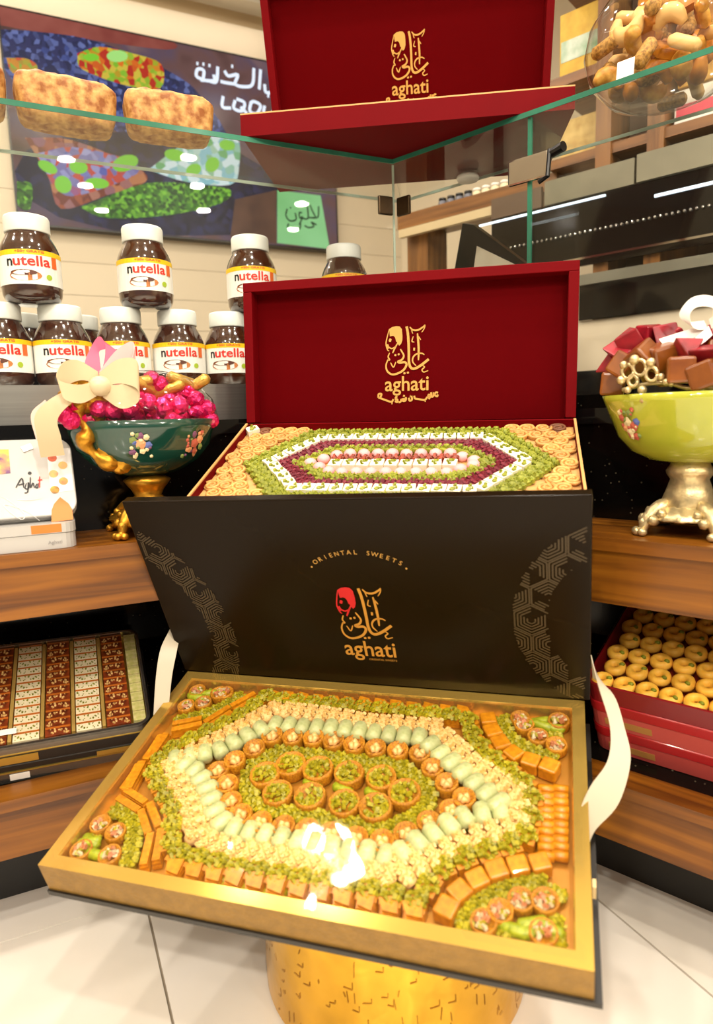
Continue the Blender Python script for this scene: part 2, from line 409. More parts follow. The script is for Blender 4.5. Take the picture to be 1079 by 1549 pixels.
def shape(name, pts, m, smooth=True):
    SCL[0] += 1; y = -.0305-.0002*SCL[0]
    q = [tv(*p) for p in pts]
    if smooth:
        c = catmull([(a, b, 0) for a, b in q + [q[0]]], 4)[:-1]; q = [(a.x, a.y) for a in c]
    q = [(min(max(a, sx0+.006), sx1-.006), min(max(b, sz0+.006), sz1-.006)) for a, b in q]
    return MB().add([(a, y, b) for a, b in q], [tuple(range(len(q)))]).build(name, m, scr)
def oval(name, c, rx, ry, m, rot=0, n=14):
    return shape(name, [(c[0]+rx*math.cos(t)*math.cos(rot)-ry*math.sin(t)*math.sin(rot), c[1]+rx*math.cos(t)*math.sin(rot)+ry*math.sin(t)*math.cos(rot)) for t in [2*PI*k/n for k in range(n)]], m, False)
shape('picture_ground', [(-60, -30), (600, 60), (600, 420), (-60, 420)], emis('pic_wood', '#4a2f2c', .8, ['#6b4a48', '#5c4a5e', '#8a6a62'], 6), False)
shape('picture_band', [(-20, 10), (120, 40), (250, 66), (250, 82), (100, 62), (-20, 40)], emis('pic_red', '#7a2a26', .8, '#a4584c', 9))
shape('picture_berries', [(0, 52), (60, 56), (130, 66), (200, 90), (260, 118), (300, 150), (340, 220), (250, 230), (100, 170), (0, 110)], emis('pic_berry', '#20264e', .8, ['#3c4a8a', '#6a78b4', '#2a2f5e'], 70, True))
shape('picture_cake', [(116, 88), (150, 78), (200, 88), (242, 104), (240, 140), (190, 136), (124, 112)], emis('pic_cake', '#c02c1c', .8, ['#e87a1c', '#7ac02c', '#d8c040'], 60, True))
oval('picture_leaf', (176, 92), 16, 9, emis('pic_mint', '#a4e07a', .9)); oval('picture_leaf', (137, 94), 12, 6, emis('pic_leafg', '#7cc830', .9))
shape('picture_fruit', [(10, 95), (40, 96), (56, 106), (52, 120), (20, 118)], emis('pic_fruit', '#d8902c', .8, ['#8ab83a', '#d8502c'], 60, True))
oval('picture_plate', (225, 285), 210, 78, emis('pic_plate', '#14152c', .8, ['#262a52', '#1a1a30'], 50, True), .1)
shape('picture_toast', [(38, 214), (110, 218), (205, 258), (218, 280), (160, 300), (92, 320), (72, 270)], emis('pic_toast', '#7a3020', .8, ['#a85030', '#8c5a72', '#c07a50'], 40, True))
shape('picture_cream', [(55, 238), (110, 228), (190, 246), (205, 268), (120, 300), (85, 290)], emis('pic_cream', '#7a72a8', .8, ['#a8a4d0', '#5a62b0', '#c84a3a'], 50, True))
for c, rx, ry, r in (((72, 258), 16, 8, .5), ((95, 284), 14, 12, .9), ((118, 258), 14, 10, .2), ((188, 252), 20, 12, -.3), ((146, 282), 18, 8, .1)): oval('picture_leaf', c, rx, ry, MATS['pic_leafg'], r)
shape('picture_toast', [(222, 262), (280, 222), (352, 212), (358, 258), (345, 284), (280, 280)], emis('pic_toast2', '#8ac0c8', .85, ['#b8dce0', '#5aa85a', '#d8e8e8'], 40, True))
for c, rx, ry, r in (((262, 240), 16, 9, .2), ((318, 254), 10, 12, .6), ((290, 262), 12, 9, -.4), ((340, 225), 12, 8, .2)): oval('picture_leaf', c, rx, ry, MATS['pic_leafg'], r)
shape('picture_crumbs', [(120, 318), (220, 282), (300, 285), (345, 292), (330, 312), (250, 330), (160, 334)], emis('pic_crumb', '#26501c', .8, ['#58a02c', '#86cc3a', '#3a701c'], 90, True))
shape('picture_crumbs', [(26, 280), (48, 284), (46, 320), (28, 316)], MATS['pic_crumb'])
shape('picture_table', [(352, 306), (414, 292), (414, 372), (345, 362)], emis('pic_table', '#4a3028', .8, '#6a4838', 12), False)
shape('picture_panel', [(415, 292), (480, 300), (494, 380), (415, 371)], emis('pic_panel', '#78b874', .95, '#8cc888', 5), False)
def tvstrokes(name, strokes, w, m):
    SCL[0] += 1; y = -.0305-.0002*SCL[0]; mb = MB()
    for st in strokes:
        stroke(mb, [tv(*p) for p in st], w, 4, conv=lambda a: (a[0], y, a[1]), taper=False)
    return mb.build(name, m, scr)
TW = emis('pic_white', '#dfe8f4', 1.1)
tvstrokes('arabic_lettering', [[(414, 124), (408, 144), (398, 146), (396, 134)], [(390, 112), (388, 142)], [(380, 110), (378, 134), (366, 138), (352, 134), (356, 120), (342, 122), (336, 114)], [(352, 134), (338, 132), (330, 130)], [(326, 108), (324, 130), (314, 130)],
     [(320, 120), (320, 129), (300, 128)], [(302, 127), (294, 122), (296, 112), (305, 114), (304, 127)], [(294, 103), (297, 104)], [(303, 104), (306, 105)], [(346, 107), (349, 108)], [(400, 151), (403, 152)], [(312, 106), (315, 107)]], .011, TW)
tvstrokes('latin_lettering', [[(334, 152), (333, 168), (346, 170)], [(352, 158), (350, 170), (362, 174), (366, 162), (354, 156)], [(360, 168), (370, 178)], [(376, 160), (374, 174), (384, 178), (390, 166), (380, 160), (376, 162)], [(396, 166), (395, 178), (404, 182), (410, 172)]], .011, TW)
TG = emis('pic_dark', '#1f3a24', .8)
tvstrokes('arabic_lettering', [[(477, 316), (476, 332), (468, 333)], [(464, 314), (468, 324), (472, 333), (462, 333)], [(460, 314), (461, 334), (452, 334)], [(452, 326), (448, 326), (449, 334), (453, 332), (448, 344)], [(442, 326), (443, 336), (434, 338), (428, 330), (430, 320)], [(434, 318), (436, 319)],
    [(474, 344), (466, 340), (470, 346), (462, 348), (456, 345)], [(450, 342), (448, 350), (436, 348)], [(432, 342), (430, 348)]], .006, TG)
# ------------------------------------------------------------------ lettering used on the gift boxes
LOGO_STROKES = [([(495,212),(512,300),(522,420),(526,560),(528,690),(552,765),(605,782),(690,742),(800,662)], 34),
    ([(742,600),(700,580),(630,588),(585,630),(580,690),(625,745)], 22), ([(645,312),(656,420),(662,540),(658,672)], 30), ([(650,340),(672,372),(690,400)], 16),
    ([(540,222),(580,262),(650,268),(720,232),(752,202)], 24), ([(752,202),(738,250),(704,300)], 14), ([(562,255),(580,312)], 14), ([(588,348),(570,412),(602,428)], 16),
    ([(715,742),(742,766),(708,800),(730,832),(792,815)], 18), ([(258,556),(238,610),(258,650),(232,655)], 20),
    ([(236,645),(208,720),(222,800),(290,850),(380,836),(455,792),(494,725),(468,690),(405,696),(376,680),(430,655),(456,605),(432,550),(408,512)], 30),
    ([(272,690),(310,752),(346,682)], 18), ([(325,588),(352,594)], 28), ([(372,584),(398,578)], 26), ([(450,842),(480,838)], 28), ([(498,836),(528,830)], 28), ([(588,520),(612,522)], 40)]
HEAD = [([(255,240),(226,340),(208,432),(228,512),(252,532)], 16), ([(300,562),(330,500),(372,430)], 22), ([(236,470),(290,500),(350,470)], 18), ([(250,380),(282,392)], 46), ([(262,330),(310,322),(342,350),(356,410)], 16), ([(228,440),(240,500)], 30)]
HEADCAP = [(255,235),(300,210),(350,202),(400,208),(430,245),(438,330),(436,395),(418,445),(392,466),(366,430),(352,372),(332,330),(296,318),(262,322)]
SUBL = [[(928,1118),(900,1112),(880,1140),(915,1165),(925,1140)], [(870,1110),(862,1160),(838,1166),(834,1108)], [(820,1150),(800,1140),(795,1170),(818,1172),(800,1200)], [(780,1170),(760,1200),(735,1210),(650,1195),(610,1185),(600,1150)],
    [(560,1150),(570,1200),(535,1215),(525,1175)], [(540,1150),(548,1152)], [(485,1165),(480,1210),(440,1215),(436,1180)], [(458,1178),(456,1210)], [(420,1190),(410,1225),(380,1235)], [(365,1165),(345,1160),(340,1190),(365,1195),(362,1230),(330,1215)], [(310,1190),(280,1225),(200,1200),(120,1170),(95,1165)], [(95,1165),(100,1115),(140,1115),(125,1160)], [(445,1145),(470,1150)], [(345,1130),(360,1132)], [(280,1245),(296,1248)], [(745,1222),(760,1224)]]
def LC(x, y): return ((x-500)/1000, (560-y)/1000)
def logo(parent, M, head_mat, gold, sub=True, names=('calligraphy', 'portrait_emblem')):
    mb = MB()
    for pts, w in LOGO_STROKES: stroke(mb, [LC(*p) for p in pts], w/1000, 5, taper=w < 32)
    mb.build(names[0], gold, parent, M=M)
    mb = MB()
    for pts, w in HEAD: stroke(mb, [LC(*p) for p in pts], w/1000, 5)
    mb.add([(*LC(*p), .0005) for p in HEADCAP], [tuple(range(len(HEADCAP)))]); mb.build(names[1], head_mat, parent, M=M)
    v, f = text_verts('aghati', 1, bold=.012); xs = [a[0] for a in v]; w0, w1 = min(xs), max(xs); k = .61/(w1-w0)
    MB().add([((a[0]-(w0+w1)/2)*k-.005, a[1]*k*1.05-.515, .0005) for a in v], f).build('latin_lettering', gold, parent, M=M)
    mb = MB()
    if sub:
        for p in SUBL: stroke(mb, [LC(*q) for q in p], .026, 4, taper=False)
        mb.build('arabic_lettering', gold, parent, M=M)
    else:
        v, f = text_verts('ORIENTAL SWEETS', 1); xs = [a[0] for a in v]; k = .33/(max(xs)-min(xs))
        MB().add([((a[0])*k+.13, a[1]*k*.9-.575, .0005) for a in v], f).build('small_lettering', gold, parent, M=M)

# ------------------------------------------------------------------ front box: pose
w_ = Vector((.952, -.304, .022)).normalized(); d_ = Vector((-.308, -.904, -.295)); d_ = (d_-w_*w_.dot(d_)).normalized(); n_ = w_.cross(-d_)
FO = Vector((-.231, .844, EYE-.326)); MF = frame(FO, w_, -d_, n_)
BW, BD, BH = .50, .291, .034
lid_up = Vector((-.114, -.358, .927)); lid_up = (lid_up-w_*w_.dot(lid_up)).normalized(); lid_n = lid_up.cross(w_)   # points back
MLID = frame(FO, w_, lid_n*-1, lid_up) if False else frame(FO, w_, lid_up, w_.cross(lid_up))     # x along, y up the lid, z out towards the viewer
RED_V = mat('red_velvet', '#660006', .65, spec=.08, var=.06, vscale=8)
DRED = mat('dark_red_lining', '#540003', .7, spec=.03)
BOXBLK = mat('dark_brown_card', '#160d03', .27, spec=.12, var=.05, vscale=5)
GOLDF = mat('gold_card', '#8f6c2c', .42, .55, var=.12, vscale=90, bump=.3, bscale=300)
GOLDI = mat('gold_mirror_card', '#ecc462', .16, .75)
fb = thing('gift_box', MF, 'large open black gift box with gold tray of pistachio baklava, on the gold drum', 'gift box', 'open gift boxes of sweets')
MB().box(-.001, -BD-.002, -BH-.006, BW+.006, .002, -BH).build('base_board', mat('black_card', '#120d07', .45), fb)
RIMW = .013
def wall(name, p0, p1, inward, m):
    """tray wall with flat top and inner slope, p0-p1 along the outer top edge (tray xy)"""
    p0, p1, i = Vector((*p0, 0)), Vector((*p1, 0)), Vector((*inward, 0)); t = (p1-p0).normalized()
    prof = [(0, -BH), (0, 0), (RIMW, 0), (RIMW+.001, -.003), (RIMW+.001, -BH)]
    v = [p0+i*a+t*a+Vector((0, 0, z)) for a, z in prof] + [p1+i*a-t*a+Vector((0, 0, z)) for a, z in prof]
    n = 5
    return MB().add(v, [tuple(range(n)), tuple(range(n, 2*n))[::-1]] + [(k, (k+1) % n, n+(k+1) % n, n+k) for k in range(n)]).build(name, m, fb)
def goldwall(nm, a, b, i):
    o = wall(nm, a, b, i, GOLDI); o.data.materials.append(GOLDF)
    for p in o.data.polygons:
        if abs(p.normal.dot(Vector((*i, 0)))+1) < .2: p.material_index = 1
goldwall('tray_wall', (0, -BD), (BW, -BD), (0, 1)); goldwall('tray_wall', (BW, -BD), (BW, 0), (-1, 0)); goldwall('tray_wall', (BW, 0), (0, 0), (0, -1)); goldwall('tray_wall', (0, 0), (0, -BD), (1, 0))
MB().box(.014, -BD+.014, -BH, BW-.014, -.014, -.018).build('tray_liner', mat('gold_liner', '#b97f2a', .4, .4), fb)
# film over the sweets
fm = MB(); NX, NY = 24, 14; vs = []
for j in range(NY+1):
    for i in range(NX+1):
        x = .006+(BW-.012)*i/NX; y = -.006-(BD-.012)*j/NY
        vs.append((x, y, -.0002+.0010*math.sin(31*x+3)*math.sin(47*y)+.0006*math.sin(90*x+60*y)))
fm.add(vs, [(j*(NX+1)+i, j*(NX+1)+i+1, (j+1)*(NX+1)+i+1, (j+1)*(NX+1)+i) for j in range(NY) for i in range(NX)]).build('clear_film', FILM, fb, smooth=True)
# lid
LH = .259
lid_l = MF.inverted() @ MLID
def LP(x, y):
    p = MLID.inverted() @ on_plane(x, y, FO, (MLID.to_3x3() @ Vector((0, 0, 1)))); return (p.x, p.y)
lid = MB().box(-.004, .001, -.012, BW+.006, LH, 0).build('lid', BOXBLK, fb, M=lid_l, bevel=.0012)
ctr = LP(551, 932); gold_l = T(ctr[0], ctr[1], .0003)
c0, c1 = LP(551, 890), LP(551, 992)
kl = (c0[1]-c1[1])/.873
logo(lid, T(ctr[0], ctr[1], .0004) @ SC(kl*.90, kl, 1), mat('red_print', '#c4101c', .5), GOLDP, sub=False)
# lettering on an arc
arc = MB(); A, B, Cc = LP(466, 858), LP(538, 838), LP(611, 860)
s_ = 'ORIENTAL SWEETS'; ch = Vector(Cc)-Vector(A); sag = B[1]-(A[1]+Cc[1])/2; rad = (ch.length**2/4+sag**2)/(2*sag); cc = Vector((B[0], B[1]-rad)); half = math.asin(min(1, ch.length/2/rad))
for i, chx in enumerate(s_):
    t = half*.84*(1-2*i/(len(s_)-1))
    if chx == ' ': continue
    v, f = text_verts(chx, .0078); m = T(cc.x-rad*math.sin(t), cc.y+rad*math.cos(t), .0006) @ RZ(t); arc.add(v, f, m)
for t in (half*.98, -half*.98): arc.add([(.0012*math.cos(k*PI/4), .0012*math.sin(k*PI/4), 0) for k in range(8)], [tuple(range(8))], T(cc.x-rad*math.sin(t), cc.y+rad*math.cos(t), .0006))
arc.build('arc_lettering', PALEGOLD, lid)
# key pattern bands: two partial rings of nested hexagon lines
def band(cx, cy, r0, r1):
    mb = MB(); a = .021
    def inside(x, y): return r0 < math.hypot(x-cx, y-cy) < r1 and 0.001 < x < BW and .003 < y < LH-.002
    for i in range(-16, 17):
        for j in range(-16, 17):
            hx = cx+a*math.sqrt(3)*(i+.5*(j % 2)); hy = cy+a*1.5*j
            if not (r0-a < math.hypot(hx-cx, hy-cy) < r1+a): continue
            sk = (i*7+j*13) % 3
            for lev in (.94, .76, .58, .40, .22):
                for k in range(6):
                    if lev < .9 and (k == sk*2 or (k == sk*2+1 and lev < .5)): continue
                    t0, t1 = PI/6+k*PI/3, PI/6+(k+1)*PI/3
                    p0 = Vector((hx+a*lev*math.cos(t0), hy+a*lev*math.sin(t0), 0)); p1 = Vector((hx+a*lev*math.cos(t1), hy+a*lev*math.sin(t1), 0))
                    for q in range(4):
                        u, w = p0.lerp(p1, q/4), p0.lerp(p1, (q+1)/4); m = (u+w)/2
                        if not inside(m.x, m.y): continue
                        nn = Vector((-(w-u).y, (w-u).x, 0)).normalized()*.00085
                        mb.add([u-nn, w-nn, w+nn, u+nn], [(0, 1, 2, 3)])
    return mb.build('key_pattern_band', mat('dull_gold_print', '#382a0e', .5), lid, M=T(0, 0, .0004))
pR = LP(975, 945); rr = abs(LP(776, 945)[0]-pR[0]); band(pR[0], pR[1], rr-.034, rr)
pL = LP(175, 950); rl = abs(LP(352, 950)[0]-pL[0]); band(pL[0], pL[1], rl-.034, rl)
# satin ribbons tying lid to tray
SATIN = mat('white_satin', '#bdb29c', .4, spec=.4)
def ribbon_px(name, seq, parent, m=SATIN, width=.02, wd=None):
    Mi = parent.matrix_world.inverted(); P = []; W = []
    for (x, y, Y, wx, wy) in seq:
        p = EYEP+ray(x, y)*(Y/ray(x, y).y); P.append(Mi @ p)
        q = EYEP+ray(x+wx, y+wy)*((Y)/ray(x+wx, y+wy).y); W.append((Mi @ q)-(Mi @ p))
    P2, W2 = catmull(P, 6), catmull(W, 6)
    return MB().strip(P2, W2, .0004).build(name, m, parent, smooth=True, angle=50)
bpy.context.view_layer.update()
ribbon_px('ribbon', [(896, 1008, .668, 3, 34), (917, 1045, .645, 22, 12), (934, 1100, .62, 22, 2), (937, 1150, .60, 34, 2), (915, 1202, .575, 42, 26), (890, 1240, .56, 22, 30), (884, 1272, .545, 10, 20)], fb)
ribbon_px('ribbon', [(264, 960, .832, 14, 16), (255, 985, .815, 24, 6), (248, 1025, .80, 24, 0), (243, 1085, .78, 22, -4), (240, 1110, .77, 20, -6)], fb)
MB().box(.0, -.004, -.007, .003, .004, .007).build('ribbon_clip', mat('cream_plastic', '#d9c08a', .4), fb, M=T(BW+.001, -.215, -.014))

# gold drum and wedge below
drum_c = Vector((.030, .712, 0)); tray_c = MF @ Vector((.25, -.15, -BH-.008))
DR = .152; DZ = .150
GOLDD = mat('hammered_gold', '#d9a83a', .22, 1.0, var=.15, vscale=14, bump=.5, bscale=38)
dr = thing('drum_pedestal', T(drum_c.x, drum_c.y, 0), 'hammered gold drum pedestal with engraved signs, under the black gift box', 'pedestal')
MB().lathe([(0, 0), (DR-.004, 0), (DR, .004), (DR, DZ-.004), (DR-.004, DZ), (0, DZ)], 64).build('drum_body', GOLDD, dr, smooth=True, angle=40)
eng = MB(); ENG = mat('engraved_dark_gold', '#a47a28', .35, .95)
def drum_line(pts, w=.0010):
    c = [Vector((a, b, 0)) for a, b in pts]
    for u, v in zip(c[:-1], c[1:]):
        nn = Vector((-(v-u).y, (v-u).x, 0)).normalized()*w/2; K = 4
        for k in range(K):
            q = [u.lerp(v, k/K)-nn, u.lerp(v, (k+1)/K)-nn, u.lerp(v, (k+1)/K)+nn, u.lerp(v, k/K)+nn]
            eng.add([((DR+.0004)*math.cos(a.x/DR), (DR+.0004)*math.sin(a.x/DR), a.y) for a in q], [(0, 1, 2, 3)])
def gpx(x, y): # drum surface coordinates seen from the photo
    d = ray(x, y); ox, oy = -drum_c.x, -drum_c.y; A_ = d.x**2+d.y**2; B_ = 2*(d.x*ox+d.y*oy); C_ = ox*ox+oy*oy-DR*DR
    D_ = max(0, B_*B_-4*A_*C_); t = (-B_-math.sqrt(D_))/(2*A_); p = EYEP+d*t; return (math.atan2(p.y-drum_c.y, p.x-drum_c.x)*DR, p.z)
for seq in () and ([(520,1470),(522,1545)],[(536,1470),(540,1545)],[(512,1462),(545,1466)],[(545,1480),(548,1535),(520,1540)],[(470,1450),(490,1475),(465,1500),(490,1520)],[(450,1470),(455,1530)],[(640,1495),(665,1490),(663,1512),(645,1515),(640,1540),(665,1535)],[(680,1498),(682,1545)],[(700,1505),(720,1502)],[(710,1500),(712,1545)],[(700,1525),(724,1522)],[(730,1515),(745,1535)],[(420,1450),(430,1480),(415,1510)],[(600,1490),(598,1545)],[(612,1490),(622,1520),(608,1545)],[(760,1525),(758,1548)],[(395,1445),(400,1500)],[(560,1478),(580,1480),(575,1500)],[(480,1530),(500,1548)]):
    drum_line([gpx(*p) for p in seq])
re_ = random.Random(11)
for k in range(330):
    a = re_.uniform(0, 2*PI); z = re_.uniform(.006, .14); l = re_.uniform(.004, .014)
    if re_.random() < .55: drum_line([(a*DR, z), (a*DR+re_.uniform(-.002, .002), min(.146, z+l))])
    else: drum_line([(a*DR, z), (a*DR+l*.7, z+re_.uniform(-.002, .002)), (a*DR+l*.7, min(.146, z+l*.5))])
tag(eng.build('engraving', ENG, dr), kind='stuff')
wg = MB(); tri = [MF @ Vector((x, y, -BH-.0075)) for x, y in ((.15, -.21), (.33, -.21), (.33, -.075), (.15, -.075))]
wg.add([(p.x, p.y, DZ+.0005) for p in tri]+[tuple(p) for p in tri], [(3, 2, 1, 0), (4, 5, 6, 7)]+[(i, (i+1) % 4, 4+(i+1) % 4, 4+i) for i in range(4)])
tag(wg.build('wedge_riser', mat('black_card', '#120d07', .45)), 'black wedge riser between gold drum and tilted black box', 'riser')
# ------------------------------------------------------------------ sweets (shared meshes)
def chips(n, rad, z, size, seed, M=None, shape='disk', ly=0):
    r = random.Random(seed); mb = MB()
    for _ in range(n):
        if shape == 'disk':
            a = r.uniform(0, 2*PI); q = rad*math.sqrt(r.random()); x, y = q*math.cos(a), q*math.sin(a)
        else: x, y = r.uniform(-rad, rad), r.uniform(-ly, ly)
        s = size*r.uniform(.6, 1.25)
        m = T(x, y, z+r.uniform(0, size*.6)) @ Matrix.Rotation(r.uniform(0, PI), 4, Vector((r.uniform(-1, 1), r.uniform(-1, 1), r.uniform(-1, 1))).normalized())
        mb.box(-s*.5, -s*.36, -s*.3, s*.5, s*.36, s*.3, m)
    return mb
PASTRY = mat('golden_pastry', '#cc8812', .42, col2='#a46006', vscale=220, rnd=.12, coat=.2)
NESTP = mat('shredded_pastry', '#d29018', .5, col2='#9c5e08', vscale=500, rnd=.12, bump=.5, bscale=900)
PISTA = mat('pistachio', '#b0a012', .5, col2='#787404', vscale=260, rnd=.14)
PISTD = mat('deep_pistachio', '#989a20', .5, col2='#6c7a14', vscale=200, rnd=.12)
MINT = mat('mint_paste', '#c2c490', .4, col2='#a8ae70', vscale=150, rnd=.07, coat=.15)
CREAM = mat('cream_nut_paste', '#e2c480', .5, col2='#cc9a46', vscale=260, rnd=.06)
CASHEW = mat('cashew', '#f0c884', .45, col2='#dca458', vscale=120, rnd=.08, coat=.2)
ROLLG = mat('green_roll_paste', '#a0a622', .42, col2='#7e8a14', vscale=160, rnd=.12)
ORANGE = mat('syrup_pastry', '#d28a14', .34, col2='#b26a08', vscale=160, rnd=.12, coat=.3)
DARKG = mat('dark_green_paste', '#5c6e1a', .6)
def ringnest(r, h): return MB().lathe([(.9*r, 0), (r, .25*h), (r, .8*h), (.96*r, h), (.86*r, h*.98), (.80*r, .66*h), (0, .60*h)], 14, rfun=lambda a, j: 1+.025*math.sin(7*a+j))
def capsule(r, l, n=8, k=8):
    pts = [(0, -l/2, r*.86), (0, -l/2+r*.25, r), (0, l/2-r*.25, r), (0, l/2, r*.86)]
    return MB().tube(pts, [r*.7, r, r, r*.7], 9)
MESH = {}
MESH['big_nest'] = (ringnest(.0168, .0145).me('pastry_nest', NESTP, True), ('pistachio_filling', chips(46, .0132, .0100, .0050, 1).me('pistachio_filling', PISTA)))
MESH['corner_nest'] = (ringnest(.0122, .0125).me('pastry_ring', NESTP, True), ('nut_filling', None))
_m = chips(9, .0072, .0090, .0048, 2); k = len(_m.f); _m.cur = 1; _m2 = chips(5, .0066, .0105, .0045, 3)
_m.add(_m2.v, _m2.f); _m.cur = 2; _m2 = chips(4, .006, .0105, .0045, 4); _m.add(_m2.v, _m2.f)
MESH['corner_nest'] = (MESH['corner_nest'][0], ('nut_filling', _m.me('nut_filling', [mat('grey_nut', '#c8b48c', .5), mat('rose_nut', '#b8744a', .5), PISTA])))
_m = MB()
for a in (0, 2.1, 4.2): _m.tube([(.0048*math.cos(a-.7), .0048*math.sin(a-.7), .0085), (.0030*math.cos(a), .0030*math.sin(a), .0125), (.0052*math.cos(a+.8), .0052*math.sin(a+.8), .0095)], [.0022, .0034, .0024], 7)
MESH['cashew_nest'] = (ringnest(.0122, .014).me('pastry_cup', NESTP, True), ('cashew_nuts', _m.me('cashew_nuts', CASHEW, True)))
MESH['mint_roll'] = (capsule(.0088, .020).me('mint_roll', MINT, True), ('green_core', MB().lathe([(0, .0003), (.0056, .0003), (.0062, 0)], 9, T(0, -.0101, .0076) @ RX(PI/2)).me('green_core', DARKG)))
MESH['cream_finger'] = (capsule(.0072, .023).me('cream_finger', mat('pale_pastry', '#e8bc78', .45, rnd=.08, coat=.15), True), ('nut_crust', chips(34, .0058, .0108, .0046, 5, shape='box', ly=.0100).me('nut_crust', CREAM)))
MESH['pistachio_square'] = (MB().box(-.0098, -.0098, 0, .0098, .0098, .0115).me('pistachio_square', PASTRY), ('pistachio_topping', chips(38, .0092, .0112, .0048, 6, shape='box', ly=.0092).me('pistachio_topping', PISTA)))
_m = MB()
for k in range(4): _m.prism([(-.0105+.0012*k, -.0092), (.0108-.0002*k, -.0075+.0005*k), (.0085-.0012*k, .0088-.0012*k), (-.009, .0072)], .0036*k, .0036*k+.0032)
MESH['baklava_wedge'] = (_m.me('baklava_wedge', ORANGE), None)
_m = MB()
for k in range(3): _m.box(-.0052+.0003*k, -.0215, .0042*k, .0052-.0006*k, .0215-.001*k, .0042*k+.0038)
MESH['baklava_stick'] = (_m.me('baklava_stick', ORANGE), None)
MESH['green_roll'] = (capsule(.0068, .027).me('pistachio_roll', ROLLG, True), None)
MESH['pistachio_cluster'] = (chips(34, .0092, .005, .0052, 8).box(-.007, -.007, 0, .007, .007, .006).me('pistachio_cluster', PISTA), None)
MESH['orange_cube'] = (MB().box(-.0088, -.0088, 0, .0088, .0088, .0145).build('tmp', ORANGE, bevel=.002).data, None)
bpy.data.objects.remove(bpy.data.objects['tmp'])
_m = MB().tube([(-.005, -.008, .006), (-.005, .008, .006)], [.0054, .0054], 8); _m.tube([(.0055, -.008, .006), (.0055, .008, .006)], [.0054, .0054], 8)
MESH['syrup_fingers'] = (_m.me('syrup_fingers', ORANGE, True), None)
KIND_CAT = dict(big_nest='sweet')
def sweet(kind, M, label, group, name=None):
    me, ch = MESH[kind]; o = link(name or kind, me); o.matrix_world = M; tag(o, label, 'sweet', group)
    if ch: link(ch[0], ch[1], o)
    return o
def walk(pts, step, closed=False, off=.5):
    P = [Vector((a, b, 0)) for a, b in pts]
    if closed: P.append(P[0])
    L = [0]
    for a, b in zip(P[:-1], P[1:]): L.append(L[-1]+(b-a).length)
    n = max(1, round(L[-1]/step)); out = []
    for i in range(n):
        s = L[-1]*(i+off)/n if not closed else L[-1]*i/n
        for k in range(len(P)-1):
            if L[k] <= s <= L[k+1]+1e-9:
                t = (s-L[k])/max(1e-9, L[k+1]-L[k]); p = P[k].lerp(P[k+1], t)
                a2 = (P[k+1]-P[k]); out.append((p.x, p.y, math.atan2(a2.y, a2.x))); break
    return out
def tray_xy(M, x, y, z=-.006):
    n = M.to_3x3() @ Vector((0, 0, 1)); p = M.inverted() @ on_plane(x, y, M @ Vector((0, 0, z)), n); return (p.x, p.y)
FZ = -.0168
def fpts(L): return [inside_f(*tray_xy(MF, *p), m=.0245) for p in L]
def inside_f(x, y, m=.027): return (min(max(x, m), BW-m), min(max(y, -BD+m), -m))
def row(kind, pts, step, label, group, closed=False, rot=PI/2, sc=1., scz=1., jit=.12, tilt=0, name=None, px=True, M=MF, z=FZ):
    label0, group0 = label, group
    W = walk(fpts(pts) if px else pts, step, closed); mx = sum(w[0] for w in W)/len(W); my = sum(w[1] for w in W)/len(W)
    hx = max(abs(w[0]-mx) for w in W); hy = max(abs(w[1]-my) for w in W)
    for x, y, a in W:
        if closed:
            dx, dy = (x-mx)/hx, (y-my)/hy; sd = ('right' if dx > 0 else 'left') if abs(dx) > .72 and abs(dy) < .5 else ('far' if dy > 0 else 'near')
            label, group = label0+', %s side' % sd, group0+', %s side' % sd
        s = sc*R.uniform(.96, 1.04)*(1 if M is MF else .92)
        sweet(kind, M @ T(x, y, z) @ RZ(a+rot+R.uniform(-jit, jit)) @ RX(tilt) @ SC(s, s, s*scz), label, group, name)
def spots(kind, pts, label, group, sc=1., rots=None, name=None):
    for i, p in enumerate(pts):
        x, y = tray_xy(MF, *p); x, y = inside_f(x, y); s = sc*R.uniform(.96, 1.04)
        sweet(kind, MF @ T(x, y, FZ) @ RZ(rots[i] if rots else R.uniform(0, 6)) @ SC(s), label, group, name)
spots('big_nest', [(401, 1172), (440, 1157), (481, 1164), (528, 1170), (577, 1177), (420, 1200), (469, 1205), (521, 1215), (568, 1222), (612, 1200)], 'large round pastry nest heaped with pistachio at the centre of the gold tray', 'pistachio nests at the tray centre')
row('green_roll', [(450, 1180), (590, 1200)], .031, 'green pistachio roll lying between the central nests of the gold tray', 'green rolls at the tray centre', rot=PI/2-.3, sc=.8, name='pistachio_roll')
row('pistachio_cluster', [(385, 1150), (415, 1133), (500, 1142), (600, 1152), (640, 1180), (650, 1205), (628, 1232), (588, 1250), (520, 1240), (440, 1226), (382, 1212), (372, 1178)], .0148, 'chopped pistachio bite ringing the central nests of the gold tray', 'pistachio bites round the centre', closed=True)
row('pistachio_cluster', [(400, 1145), (500, 1153), (590, 1163)], .016, 'chopped pistachio bite ringing the central nests of the gold tray', 'pistachio bites round the centre', sc=.9)
row('cashew_nest', [(412, 1114), (480, 1117), (560, 1131), (634, 1138), (668, 1178), (708, 1212), (650, 1242), (592, 1274), (520, 1266), (450, 1253), (382, 1242), (352, 1228), (346, 1190), (328, 1163), (370, 1143)], .0248, 'small round pastry cup of cashews in the gold tray ring', 'cashew cups in the gold tray', closed=True)
